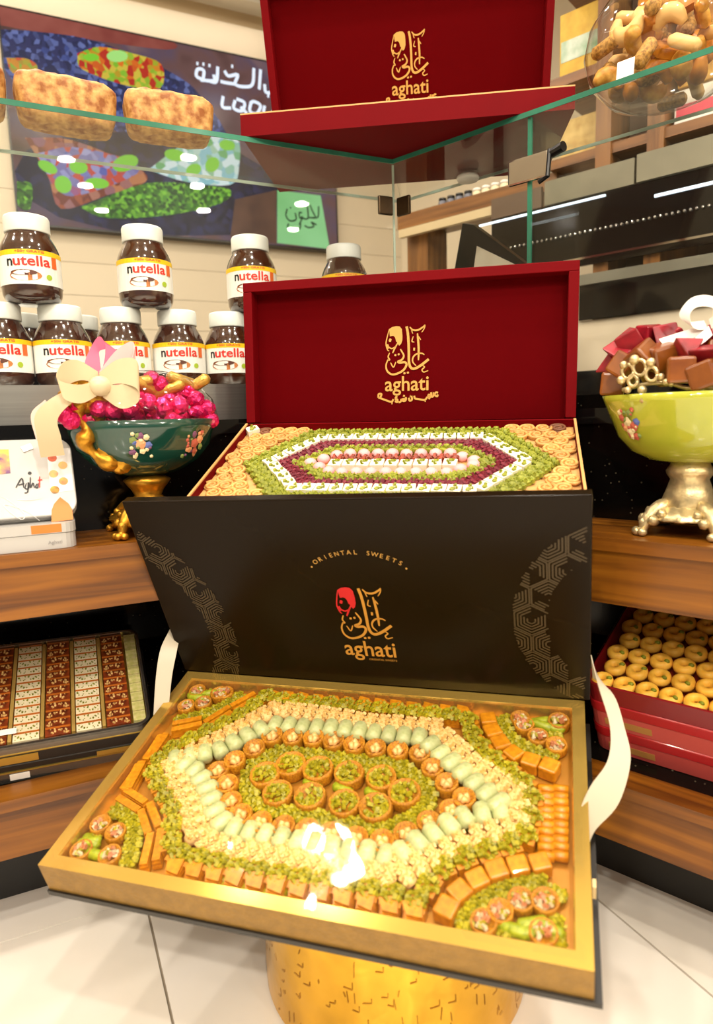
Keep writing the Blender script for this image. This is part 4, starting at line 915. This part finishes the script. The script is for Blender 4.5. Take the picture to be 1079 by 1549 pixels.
MB().ball((0, 0, 0), .012, 8, 6, sc=(1.2, .8, 1)).build('knot', CREAMS, bow, smooth=True, M=(BL @ T(-.03, -.02, .17)).inverted() @ ML @ T(*px_local(ML, 152, 584, .192)))
# cellophane over the green bowl
MB().lathe([(.096, .140), (.100, .150), (.092, .172), (.070, .196), (.035, .208), (0, .210)], 28, SC(.97, .74, 1), rfun=lambda a, j: 1+.02*math.sin(9*a+2*j)).build('cellophane', FILM, bl, smooth=True)

BR = MR @ T(.514, -.132, LEDGE)
br = bowl(BR, 'candy_bowl', 'lime green porcelain bowl with pale gilt foot, full of wrapped caramels', [(.026, .028), (.030, .034), (.024, .050), (.020, .062), (.024, .068), (.025, .072), (.021, .078), (.019, .083), (0, .084)],
    [(0, .080), (.022, .081), (.040, .084), (.060, .094), (.074, .111), (.082, .132), (.089, .150), (.092, .158), (.089, .158), (.078, .132), (.055, .105), (0, .098)],
    mat('lime_glaze', '#b4b43c', .12, coat=.6, col2='#a2a832', vscale=14), PGILT, (1.06, .76), (.036, .026, .058),
    [(-2.25, .128, [(0, 0, .008, FC), (.12, -.006, .008, FR), (.0, -.014, .007, FC), (.2, .0, .006, FB), (-.12, .006, .006, FR), (.1, .012, .006, FG), (-.1, -.008, .006, FP), (.12, -.02, .006, FR)])],
    lambda a, j: 1+.03*math.cos(4*a+.6)*(j > 4))
HR = lambda x, y, s=.185: tuple(BR.inverted() @ (MR @ px_local(MR, x, y, s)))
hb = MB()
for cx, cy, r in ((950, 562, 9), (968, 556, 10), (986, 566, 9), (958, 576, 7)):
    hb.tube([HR(cx+r*math.cos(t), cy+r*1.2*math.sin(t), .19) for t in [2*PI*k/14 for k in range(15)]], .0022, 6)
for x, y, r in ((944, 552, .0045), (960, 544, .0055), (985, 548, .005), (1000, 570, .004), (1008, 578, .004), (940, 575, .005), (972, 590, .005), (975, 604, .006), (950, 590, .004), (1016, 580, .0035)): hb.ball(HR(x, y, .192), r, 7, 5)
hb.tube(catmull([HR(942, 590), HR(960, 585), HR(985, 580), HR(1015, 580), HR(1040, 587), HR(1079, 586)], 5), .0025, 6)
hb.build('openwork_crest', PGILT, br, smooth=True)
CAR = mat('caramel_wrapper', '#8c4e18', .3, col2='#6e360c', vscale=30, rnd=.15, coat=.3); REDW = mat('red_wrapper', '#a01c2c', .3, col2='#78101e', vscale=60, rnd=.15, coat=.4)
cub = MB().box(-.0135, -.0135, -.0135, .0135, .0135, .0135).build('tmp', CAR, bevel=.003).data; bpy.data.objects.remove(bpy.data.objects['tmp'])
tri_ = MB().prism([(-.015, -.010), (.015, -.010), (.0, .014)], -.014, .014, 'y').build('tmp', REDW, bevel=.002).data; bpy.data.objects.remove(bpy.data.objects['tmp'])
def candy(me, nm, x, y, s, rot, lab, grp):
    p = MR @ px_local(MR, x, y, s); o = link(nm, me); o.matrix_world = T(*p) @ MR.to_3x3().to_4x4() @ RZ(rot) @ RX(rot*.4) @ RY(rot*.3); tag(o, lab, 'candy', grp)
for i, (x, y, s) in enumerate([(928, 580, .14), (946, 556, .165), (974, 540, .17), (1001, 540, .165), (1030, 560, .185), (1066, 568, .185), (1095, 560, .18), (1120, 560, .15), (1040, 545, .12), (1085, 540, .12), (985, 555, .12), (1010, 560, .15)]):
    candy(cub, 'caramel', x, y, s, .3+i*.9, 'brown wrapped caramel cube heaped in the lime green bowl', 'caramels in the lime bowl')
for i, (x, y, s) in enumerate([(924, 550, .135), (940, 531, .15), (958, 516, .15), (978, 511, .14), (1003, 512, .145), (1026, 514, .13), (1042, 530, .165), (1068, 535, .17), (1100, 530, .15), (1060, 515, .12), (1085, 512, .12)]):
    candy(tri_, 'red_candy', x, y, s, .2+i*1.1, 'red wrapped candy on top of the lime green bowl heap', 'red candies in the lime bowl')
bw = thing('ribbon_bow', BR @ T(.01, -.02, .22), 'white ribbon bow on top of the lime green bowl', 'bow'); MBw = (BR @ T(.01, -.02, .22)).inverted()
def bowr(nm, seq):
    P = []; W = []
    for x, y, s, wx, wy in seq:
        p = MR @ px_local(MR, x, y, s); q = MR @ px_local(MR, x+wx, y+wy, s); P.append(MBw @ p); W.append((MBw @ q)-(MBw @ p))
    return MB().strip(catmull(P, 6), catmull(W, 6), .0005).build(nm, WHITE, bw, smooth=True, angle=50)
bowr('loop', [(1068, 492, .15, 6, 14), (1045, 492, .16, 12, 10), (1036, 476, .165, 16, 4), (1050, 458, .165, 8, 14), (1075, 456, .16, 2, 18), (1092, 470, .155, -4, 16), (1080, 490, .15, 6, 14)])
bowr('loop', [(1075, 490, .15, 4, 14), (1105, 470, .16, 4, 20), (1130, 475, .16, 4, 24), (1110, 500, .15, 4, 18), (1078, 496, .15, 4, 14)])
bowr('tail', [(1070, 496, .15, 4, 14), (1045, 505, .155, 4, 14), (1020, 512, .16, 4, 12), (1000, 517, .165, 6, 8)])
bowr('tail', [(1075, 500, .155, 6, 14), (1062, 512, .165, 10, 10), (1046, 524, .17, 10, 8)])

# ------------------------------------------------------------------ white tins on the left ledge
TINW = mat('white_tin', '#b2b0ac', .28, coat=.3); GREYP = mat('grey_print', '#cfcdca', .5)
def rounded(w, h, r, n=5): return [(cx+r*math.cos(a), cy+r*math.sin(a)) for cx, cy, a0 in ((w-r, h-r, 0), (r, h-r, PI/2), (r, r, PI), (w-r, r, 3*PI/2)) for a in [a0+PI/2*k/n for k in range(n+1)]]
wt = thing('sweets_tin', ML @ T(-.70, -.198, LEDGE+.0005), 'closed white tin lying flat on the left wood ledge', 'tin', 'white tins')
MB().prism(rounded(.155, .12, .016), 0, .018).build('tin_body', TINW, wt); MB().prism([(x-.0008, y-.0008) for x, y in rounded(.1566, .1216, .016)], .0186, .030).build('tin_lid', TINW, wt)
MB().box(.108, -.0012, .0195, .140, -.0008, .0292).build('orange_print', mat('amber_print', '#c8752c', .5), wt)
v, f = text_verts('Aghati', .006); MB().add([(a[0]+.132, -.0006, a[1]+.006) for a in v], f).build('lettering', mat('grey_ink', '#8a8684', .5), wt)
bot = ML @ Vector((-.70, -.182, LEDGE+.032)); tl = math.atan2(.082, .048)
MWT = ML @ T(-.70, -.182, LEDGE+.0378) @ RX(tl)
wl2 = thing('sweets_tin', MWT, 'white tin with round dessert pictures and script lettering, leaning on the flat tin', 'tin', 'white tins')
MB().prism(rounded(.160, .104, .018), -.014, -.0075).build('tin_body', TINW, wl2); MB().prism(rounded(.160, .104, .018), -.007, 0).build('tin_lid', TINW, wl2, bevel=.0015)
def wp(x, y):
    n = MWT.to_3x3() @ Vector((0, 0, 1)); p = MWT.inverted() @ on_plane(x, y, MWT.translation, n); return p.x, p.y
def disc(nm, x, y, rpx, m, par=wl2):
    a, b = wp(x, y), wp(x+rpx, y); r = abs(b[0]-a[0]); MB().add([(a[0]+r*math.cos(2*PI*k/16), a[1]+r*math.sin(2*PI*k/16), .0006) for k in range(16)], [tuple(range(16))]).build(nm, m, par)
q = [wp(*p) for p in ((70, 679), (106, 678), (111, 742), (77, 746))]; MB().add([(a, b, .0003) for a, b in q], [(0, 1, 2, 3)]).build('grey_panel', mat('pale_grey_print', '#d9d7d4', .5), wl2)
for (x, y), c, c2 in (((79, 693), '#c05a30', '#a83c20'), ((95, 704), '#e0a06a', '#d8b850'), ((81, 717), '#d88a7a', '#e0b868'), ((96, 728), '#b06a4a', '#d8a848'), ((83, 741), '#c8a030', '#8a5a20')): disc('dessert_picture', x, y, 7, mat('dessert_'+c[1:], c, .5, col2=c2, vscale=90))
q = [wp(*p) for p in ((78, 790), (78, 772), (82, 762), (91, 752), (104, 762), (109, 770), (111, 786))]; MB().add([(a, b, .0004) for a, b in q], [tuple(range(7))]).build('amber_dome', MATS['amber_print'], wl2)
q = [wp(*p) for p in ((-5, 680), (13, 680), (16, 716), (-5, 718))]; MB().add([(a, b, .0004) for a, b in q], [(0, 1, 2, 3)]).build('yellow_picture', mat('yellow_picture', '#e8b83a', .5, col2='#6a3a6a', vscale=60), wl2)
mb = MB()
for st in ([(24, 738), (33, 724), (36, 738)], [(28, 734), (37, 732)], [(40, 731), (38, 739), (43, 739), (43, 730), (42, 744), (37, 746)], [(46, 722), (46, 738), (50, 731), (52, 738)], [(56, 732), (54, 737), (57, 738), (58, 731)]): stroke(mb, [wp(*p) for p in st], .0018, 4, z0=.0004)
mb.build('script_lettering', INKK, wl2); mb = MB()
for st in ([(60, 721), (60, 738)], [(57, 727), (64, 726)]): stroke(mb, [wp(*p) for p in st], .0016, 4, z0=.0004)
mb.build('script_lettering', INKR, wl2); disc('face_mark', 45, 716, 3, INKK)
mb = MB()
for st in ([(0, 750), (14, 758), (30, 770), (38, 780), (32, 786), (14, 774), (6, 764), (20, 766), (44, 776), (60, 788)], [(26, 756), (44, 757), (64, 754)]): stroke(mb, [wp(*p) for p in st], .0007, 5, z0=.0004)
mb.build('flourish', GREYP, wl2)
q = wp(41, 678); MB().box(-.006, -.004, 0, .006, .004, .0012).build('tape_tab', mat('clear_tape', '#e6e4de', .3), wl2, M=T(q[0], q[1], .0004) @ RZ(.4))

# ------------------------------------------------------------------ sweet tins on the sloped granite shelves
def shelf_M(M): return M @ T(0, -.165, LIPZ-.0035) @ RX(SLOPE)      # x along, y up the slope, z off the stone
SILV = mat('tin_silver', '#8d8a80', .25, .9); TINB = mat('tin_black', '#151310', .35); GOLDL = mat('gold_line', '#c8a84e', .3, .8)
def sil_tin(M, label, h, w, d, open_):
    t = thing('sweets_tin', M, label, 'tin', 'silver and black tins')
    MB().prism(rounded(w, d, .016), 0, h*.55).build('tin_body', TINB if open_ else SILV, t)
    MB().prism([(x-.0006, y-.0006) for x, y in rounded(w+.0012, d+.0012, .016)], h*.55, h*.60).build('gold_bead', GOLDL, t)
    if open_:
        ro, ri = rounded(w, d, .016), [(x+.003, y+.003) for x, y in rounded(w-.006, d-.006, .014)]; n = len(ro); m = MB()
        m.add([(x, y, h*.6) for x, y in ro]+[(x, y, h*.6) for x, y in ri]+[(x, y, h) for x, y in ro]+[(x, y, h) for x, y in ri], [(2*n+i, 2*n+(i+1) % n, 3*n+(i+1) % n, 3*n+i) for i in range(n)]+[(i, (i+1) % n, 2*n+(i+1) % n, 2*n+i) for i in range(n)]+[(n+i, n+(i+1) % n, 3*n+(i+1) % n, 3*n+i) for i in range(n)]).build('tin_wall', SILV, t)
        MB().prism([(x+.003, y+.003) for x, y in rounded(w-.006, d-.006, .014)], h*.60, h*.66).build('tin_floor', GOLDL, t)
    else: MB().prism(rounded(w, d, .016), h*.60, h).build('tin_lid', TINB, t, bevel=.002)
    return t
NW, ND, NH = .203, .195, .030
SL = shelf_M(ML); yaw = math.radians(-3)
NT0 = SL @ T(-.470-.012, -.003, .0005) @ RZ(yaw) @ T(-NW+.012, 0, 0); NT1 = NT0 @ T(-.006, .0, NH+.0004)
t0 = sil_tin(NT0, 'closed silver and black tin at the bottom of the left shelf stack', NH, NW, ND, False)
v_ = MB().box(.03, -.0006, .004, .052, -.0002, .014).build('price_tag', WHITE, t0)
for a in ((.14, .2)): pass
MB().box(.13, -.001, .019, .20, -.0004, .027).build('gold_print', GOLDL, t0)
t1 = sil_tin(NT1, 'open silver tin of dark and white nougat bars under clear lid, left shelf', NH, NW, ND, True)
MB().box(.02, -.001, .002, .07, -.0004, .014).build('gold_print', GOLDL, t1)
lidm = MB().prism([(x+.001, y+.001) for x, y in rounded(NW-.002, ND-.002, .016)], NH-.0005, NH+.0008); lidm.build('clear_lid', PLASTIC, t1)
MB().box(.025, .02, NH+.0009, .047, .029, NH+.0012).build('price_sticker', WHITE, t1)
rim = MB(); ro, ri = rounded(NW, ND, .016), [(x+.004, y+.004) for x, y in rounded(NW-.008, ND-.008, .013)]; n = len(ro)
rim.add([(x, y, NH-.004) for x, y in ro]+[(x, y, NH-.004) for x, y in ri]+[(x, y, NH) for x, y in ro]+[(x, y, NH) for x, y in ri], [(2*n+i, 2*n+(i+1) % n, 3*n+(i+1) % n, 3*n+i) for i in range(n)]+[(i, (i+1) % n, 2*n+(i+1) % n, 2*n+i) for i in range(n)]+[(n+i, n+(i+1) % n, 3*n+(i+1) % n, 3*n+i) for i in range(n)]); rim.build('rim', mat('tin_rim', '#c4c2bc', .2, .9), t1)
DNOU = mat('dark_nougat', '#94401a', .4, col2='#5c2414', vscale=120, rnd=.15, coat=.3); ONOU = mat('amber_nougat', '#c06a24', .4, rnd=.1, coat=.3)
nut = chips(13, .014, .0068, .0026, 31, shape='box', ly=.004).me('nut_pieces', mat('pale_nut', '#e0b878', .5)); pis = chips(12, .014, .0068, .0022, 32, shape='box', ly=.004).me('pistachio_pieces', PISTD)
bar_d = MB().box(-.0165, -.0058, 0, .0165, .0058, .007).me('nougat_bar', DNOU); bar_w = MB().box(-.0165, -.0058, 0, .0165, .0058, .007).me('nougat_bar', WSQ)
stripd = MB().box(-.0165, -.0026, 0, .0165, .0026, .0068).me('amber_layer', ONOU)
divme = MB().box(-.002, -.088, 0, .002, .088, .0085).me('divider', mat('gold_divider', '#e0c070', .35, .5))
for c in range(5):
    x = .0215+.0358*c
    for k in range(12):
        y = .015+.01495*k; dark = c % 2 == 0
        o = link('nougat_bar', bar_d if dark else bar_w); o.matrix_world = NT1 @ T(x, y, NH-.0098) @ SC(.88 if k % 3 else -.88, 1, 1)
        tag(o, ('dark nut nougat bar' if dark else 'white pistachio nougat bar')+' in column %s from the left of the open silver tin' % ['one', 'two', 'three', 'four', 'five'][c], 'sweet', 'nougat bars, column %d' % (c+1))
        link('nut_pieces', nut if dark else pis, o); link('amber_layer', stripd, o, T(0, .0072, 0))
    if c < 4: link('divider', divme, t1, T(x+.0179, ND/2, NH-.0098))
for k in range(10):
    o = link('nougat_slice', MB().box(-.0075, -.008, 0, .0075, .008, .008).me('nougat_slice', mat('pistachio_nougat', '#e6dca8', .5, col2='#c8c878', vscale=150))); o.matrix_world = NT1 @ T(.190, .018+.0176*k, NH-.0098)
    tag(o, 'pale pistachio nougat slice at the right edge of the open silver tin', 'sweet', 'nougat slices at the tin edge')

REDT = mat('red_tin', '#a3161c', .3, coat=.3, var=.08, vscale=10); REDD = mat('dark_red_tin', '#7a1018', .3, coat=.3)
RW, RD, RH = .235, .172, .040
SRr = shelf_M(MR); RM0 = SRr @ T(.417, .024, .0005)
for k in range(2):
    M_ = RM0 @ T(0, 0, k*(RH+.0006)); t = thing('sweets_tin', M_, ['closed red tin at the bottom of the right shelf stack', 'closed red tin in the middle of the right shelf stack'][k], 'tin', 'red tins')
    MB().prism(rounded(RW, RD, .016), 0, RH*.6).build('tin_body', mat('rose_tin', '#b84a44', .35, coat=.3), t); MB().prism([(x-.001, y-.001) for x, y in rounded(RW+.002, RD+.002, .016)], RH*.6+.0004, RH).build('tin_lid', REDT, t, bevel=.0015)
    MB().box(.02, -.0006, .006, .075, -.0002, .016).build('gold_print', mat('dim_gold', '#a8763a', .5), t)
M_ = RM0 @ T(0, 0, 2*(RH+.0006)); OH = .026
t = thing('sweets_tin', M_, 'open dark red tin of yellow ring cookies under clear lid, right shelf', 'tin', 'red tins')
MB().prism(rounded(RW, RD, .016), 0, .006).build('tin_base', REDD, t)
ro, ri = rounded(RW, RD, .016), [(x+.003, y+.003) for x, y in rounded(RW-.006, RD-.006, .014)]; rim = MB()
rim.add([(x, y, .006) for x, y in ro]+[(x, y, .006) for x, y in ri]+[(x, y, OH) for x, y in ro]+[(x, y, OH) for x, y in ri], [(2*n+i, 2*n+(i+1) % n, 3*n+(i+1) % n, 3*n+i) for i in range(n)]+[(i, (i+1) % n, 2*n+(i+1) % n, 2*n+i) for i in range(n)]+[(n+i, n+(i+1) % n, 3*n+(i+1) % n, 3*n+i) for i in range(n)]); rim.build('tin_wall', REDD, t)
MB().prism([(x+.0005, y+.0005) for x, y in rounded(RW-.001, RD-.001, .016)], OH+.0042, OH+.005).build('clear_lid', PLASTIC, t)
YC = mat('yellow_cookie', '#ffce58', .5, col2='#f4b63a', vscale=90, rnd=.08)
ck = MB().lathe([(.0032, .004), (.0045, .0095), (.0085, .0115), (.0124, .0085), (.0132, .004), (.0115, 0), (.004, 0), (.0032, .004)], 16).me('ring_cookie', YC, True); pn = MB().ball((.0082, -.002, .0108), .0036, 7, 5, sc=(1, .75, .7)).me('pistachio', PISTD, True)
for j in range(6):
    for i in range(9):
        x = .017+.0262*i+(.006 if j % 2 else 0); y = .0155+.0272*j
        if x > RW-.014: continue
        o = link('ring_cookie', ck); o.matrix_world = M_ @ T(x, y, OH-.011) @ RZ(R.uniform(-.6, .6)); tag(o, 'yellow ring cookie with a pistachio, %s row of the open red tin' % ['front', 'second', 'third', 'fourth', 'fifth', 'back'][j], 'cookie', 'ring cookies, row %d' % (j+1)); link('pistachio', pn, o)

# ------------------------------------------------------------------ loaf cakes on the left glass top
LOAF = mat('loaf_crust', '#8a4c0c', .6, col2='#d0a05c', vscale=80, bump=.8, bscale=90)
def loaf(M, L, W, Hh, label):
    bm = bmesh.new(); bmesh.ops.create_cube(bm, size=1); bmesh.ops.subdivide_edges(bm, edges=bm.edges, cuts=9, use_grid_fill=True)
    for v in bm.verts:
        p = v.co.copy(); e = 6; r = (abs(2*p.x)**e+abs(2*p.y)**e+abs(2*p.z)**e)**(1/e); q = p*(1/max(r, 1e-6))*max(abs(2*p.x), abs(2*p.y), abs(2*p.z))
        top = (q.z+.5); q.x *= .90+.10*top; q.y *= .86+.14*top
        q.z += .07*top*math.cos(PI*q.x)*math.cos(PI*q.y)-.02
        nz = .05*math.sin(23*q.x+5*q.y)*math.cos(17*q.y+9*q.z)+.012*math.sin(41*q.x)*top
        v.co = Vector((q.x*L+nz*.01, q.y*W+nz*.03, (q.z+.5)*Hh+nz*.06))
    zmin = min(v.co.z for v in bm.verts)
    for v in bm.verts: v.co.z -= zmin
    me = bpy.data.meshes.new('loaf_cake'); bm.to_mesh(me); bm.free(); me.materials.append(LOAF); me.polygons.foreach_set('use_smooth', [True]*len(me.polygons))
    o = link('loaf_cake', me); o.matrix_world = M; return tag(o, label, 'cake', 'loaf cakes on the glass')
loaf(ML @ T(-.498, .075, GT) @ RZ(.06), .140, .075, .062, 'golden loaf cake in the middle of three on the glass top')
loaf(ML @ T(-.355, .058, GT) @ RZ(-.05), .134, .072, .058, 'golden loaf cake nearest the top red box on the glass')
loaf(ML @ T(-.643, .07, GT), .140, .075, .064, 'golden loaf cake cut off by the left picture edge')

# ------------------------------------------------------------------ clear bowl of pastries on the right glass top
PB = MR @ T(.40, .105, GT)
pb_ = thing('pastry_bowl', PB, 'clear plastic bowl of mixed nut pastries on the right glass top', 'bowl')
MB().lathe([(0, 0), (.045, 0), (.075, .012), (.100, .040), (.108, .070), (.102, .100), (.085, .125), (.05, .140)], 32).build('clear_bowl', PLASTIC, pb_, smooth=True)
PAS = [mat('pastry_tan', '#dca848', .5, col2='#bc7c24', vscale=90, rnd=.15), mat('pastry_orange', '#d88c20', .45, col2='#b46810', vscale=90, rnd=.15), mat('pastry_cream', '#e0b470', .5, rnd=.1), mat('seed_crust', '#c49444', .7, col2='#7c5414', vscale=260, rnd=.1)]
pme = [MB().tube(catmull([(-.018, -.006, 0), (-.006, .008, .002), (.008, .008, .002), (.018, -.006, 0)], 4), [.005, .007, .009, .0105, .011, .0115, .0115, .0115, .011, .0105, .009, .007, .005], 8).me('pastry', m, True) for m in PAS] + [MB().lathe([(0, -.006), (.014, -.006), (.018, -.001), (.016, .005), (.008, .007), (.004, .004), (0, .004)], 12).me('pastry', PAS[0], True), MB().tube([(-.02, 0, 0), (-.016, 0, 0), (.016, 0, 0), (.02, 0, 0)], [.006, .0095, .0095, .006], 9).me('pastry', PAS[3], True), MB().prism([(-.016, -.01), (.016, -.012), (.014, .012), (-.012, .013)], -.006, .006).me('pastry', PAS[1]), MB().tube([(-.022, 0, 0), (-.016, 0, 0), (.016, 0, 0), (.022, 0, 0)], [.005, .0085, .0085, .005], 9).me('pastry', PAS[2], True)]
cnt = 0; rr_ = random.Random(5); pts = []
while cnt < 62:
    x, y, z = rr_.uniform(-.09, .09), rr_.uniform(-.09, .09), rr_.uniform(.015, .13)
    rad = .080 if z < .10 else .055
    if z < .035: rad = .055
    if math.hypot(x, y) > rad or any((Vector((x, y, z))-p).length < .0235 for p in pts):
        cnt += .02; continue
    pts.append(Vector((x, y, z))); cnt += 1
for i, p in enumerate(pts):
    o = link('pastry', pme[i % 8]); o.matrix_world = PB @ T(*p) @ RZ(i*1.7) @ RX(i*.9) @ RY(i*.5); tag(o, 'nut pastry piled inside the clear bowl on the right glass', 'pastry', 'pastries in the clear bowl')
q = px_local(MR, 945, 104, -.002); cd = thing('price_card', MR @ T(q.x, .003, GT), 'small white price card standing on the right glass top edge', 'card'); MB().box(-.011, 0, 0, .011, .0012, .026).build('card', WHITE, cd, M=RX(-.15)); MB().box(-.011, .001, 0, .011, .012, .001).build('card_foot', WHITE, cd)

# ------------------------------------------------------------------ back of shop, right: wooden shelves and black glass units
def bg(nm, M, lab, cat): return thing(nm, M, lab, cat)
B7 = MR @ T(0, .7, 0)
su = bg('shelf_unit', B7, 'tall oak shelf unit against the right back wall', 'shelf')
WOODH = wood_mat('oak_board_wood', '#5e3a14', '#7c5024', '#94652e', (3, 50, 50)); DKW = mat('dark_shelf_back', '#4a3018', .6)
MB().box(-.05, .30, .7, 1.3, .32, 2.1).build('back_board', DKW, su)
for x in (.068, .185, .62, 1.0): MB().box(x, -.008, .70, x+.036, .30, 2.1).build('post', WOODV, su)
for z in (1.235, 1.42, 1.66, 1.9): MB().box(-.05, 0, z, 1.3, .30, z+.022).build('shelf', WOODH, su)
MB().box(.108, .10, .7, .183, .11, 2.1).build('panel', DKW, su)
be = bg('beam_frame', B7, 'oak beam and post frame behind the glass corner', 'shelf')
MB().box(-.54, .02, 1.196, -.04, .16, 1.236).build('beam', WOODH, be); MB().box(-.52, .04, 0, -.445, .14, 1.195).build('post', WOODV, be)
MB().box(-.525, .005, 1.168, -.21, .02, 1.190).build('light_rail', mat('pale_rail', '#c8b48c', .4), be)
fr = bg('display_barrier', B7, 'black glass display front with steel rails behind the right counter', 'display')
BGL = mat('black_glass', '#060607', .08)
MB().box(-.36, -.03, .0, 1.2, -.012, .74).build('base', BGL, fr)
MB().box(-.20, -.02, .99, 1.2, -.012, 1.146).build('upper_panel', BGL, fr)
MB().box(-.05, -.025, 1.147, .165, -.012, 1.203).build('steel_rail', mat('worn_rail', '#78735f', .4, .3, var=.15, vscale=9), fr); MB().box(.172, -.03, 1.147, 1.2, -.012, 1.206).build('steel_rail', MATS['worn_rail'], fr)
MB().box(-.20, -.022, 1.1465, -.06, -.012, 1.196).build('side_rail', mat('brown_rail', '#5a4632', .5), fr)
for x in (-.19, .8, 1.1): MB().box(x, -.028, .741, x+.02, -.012, .989).build('upright', BGL, fr)
MB().box(.03, -.025, .944, 1.2, -.012, .968).build('lower_rail', mat('grey_rail', '#7c7a6c', .35, .3), fr); MB().box(.04, -.02, .862, 1.2, -.012, .943).build('lower_panel', BGL, fr)
MB().box(-.35, -.0118, .741, 1.2, -.0106, .861).build('beige_panel', WALLP, fr)
LEDREF = mat('led_reflection', '#dff0ff', .3, emit=1.4)  # glowing strips imitate LED lines reflected in the black glass
MB().box(-.235, -.024, 1.136, .10, -.0205, 1.1405).build('led_reflection', LEDREF, fr); MB().box(.21, -.024, 1.108, .8, -.0205, 1.114).build('led_reflection', LEDREF, fr)
for i in range(46): 
    if i == 0: sparkle_bead = MB().ball((0, 0, 0), .0034, 6, 4).me('sparkle_bead', CHROME, True)
    link('sparkle_bead', sparkle_bead, fr, T(-.19+i*.0122, -.024, 1.066))  # chrome balls stand in for a chain of sparkles on the glass
MB().box(.0, -.024, 1.004, .8, -.0205, 1.009).build('trim_line', CHROME, fr)
# stock on the shelves
def stock(nm, x0, x1, z0, z1, y0, m, lab, cat, strip=None):
    o = bg(nm, B7 @ T(x0, y0, z0), lab, cat); MB().box(0, 0, 0, x1-x0, .12, z1-z0).build('carton', m, o, bevel=.002)
    if strip: MB().box(.004, -.0008, (z1-z0)*.3, (x1-x0)-.004, -.0003, (z1-z0)*.6).build('printed_band', strip, o)
stock('carton', -.045, .062, 1.443, 1.60, .04, mat('yellow_carton', '#d6b23a', .5, col2='#c49a28', vscale=30), 'yellow sweet carton high on the oak shelf beside the top red box', 'box', mat('white_green_print', '#e4e8dc', .5, col2='#3a8a4a', vscale=12))
stock('carton', -.045, .060, 1.258, 1.36, .05, mat('straw_bag', '#d8b870', .6, col2='#b8924a', vscale=40), 'straw coloured bread carton on the lower oak shelf', 'box')
stock('carton', .235, .36, 1.34, 1.405, .03, mat('golden_bag', '#d2a23c', .5, col2='#b07c24', vscale=40), 'golden snack carton on the oak shelf right of the posts', 'box')
stock('carton', .23, .40, 1.2575, 1.335, .03, mat('white_carton', '#e8e2d8', .5), 'white carton with red band on the oak shelf right of the posts', 'box', mat('pink_band', '#cc3a50', .5))
stock('carton', .42, .58, 1.258, 1.40, .03, mat('cream_carton', '#d8c08a', .5), 'cream carton at the far right of the oak shelf', 'box')
stock('carton', .235, .42, 1.443, 1.60, .03, mat('amber_carton', '#c88a3a', .5, col2='#8a5a20', vscale=20), 'amber carton on the upper oak shelf behind the pastry bowl', 'box')
for i in range(9):
    x = -.425+.029*i; dk = i < 4; c = bg('spice_jar', B7 @ T(x, .09, 1.2365), ['dark grey small jar on the oak beam', 'cream small jar on the oak beam'][0 if dk else 1]+' behind the glass corner', 'jar'); tag(c, group='small jars on the beam')
    MB().lathe([(0, 0), (.012, 0), (.013, .003), (.013, .026), (.010, .031), (0, .031)], 14).build('jar_body', mat('grey_jar', '#6a6c78', .3) if dk else mat('cream_jar', '#e6d8b4', .35), c, smooth=True); MB().lathe([(0, .031), (.0115, .031), (.0115, .038), (0, .038)], 14).build('jar_cap', BLACKP if dk else WHITE, c, smooth=True)
TB = MR @ T(-.01, .25, PANEL+.0205)
tb_ = bg('tablet_stand', TB, 'black framed tablet on a tilted stand inside the right counter', 'tablet')
TM = T(0, 0, .0) @ RX(math.radians(14))
def tq(x, y): p = (TB @ TM).inverted() @ on_plane(x, y, (TB @ TM).translation, (TB @ TM).to_3x3() @ Vector((0, 1, 0))); return (p.x, p.z)
q0, q1, q2, q3 = tq(700, 338), tq(684, 430), tq(800, 425), tq(786, 402)
MB().prism([q0, q1, (q1[0]+.02, .0), (.14, .0), tq(800, 402), (tq(716, 340))], 0, .012, 'y').build('tablet_case', BLACKP, tb_, M=TM)
MB().prism([tq(722, 372), tq(714, 430), tq(790, 430), tq(784, 402)], -.001, -.0003, 'y').build('tablet_screen', mat('pale_screen', '#e9dfc8', .3), tb_, M=TM)
MB().box(-.03, -.02, 0, .13, .09, .008).build('stand_base', BLACKP, tb_)
o_ = bg('wall_socket', MR @ T(.05, 1.399, .78), 'dark socket plate on the beige right wall', 'socket'); MB().box(-.03, -.012, 0, .03, 0, .09).build('plate', BLACKP, o_); MB().lathe([(0, .003), (.012, .003), (.012, 0)], 12, T(0, -.012, .045) @ RX(PI/2)).build('dial', CHROME, o_)
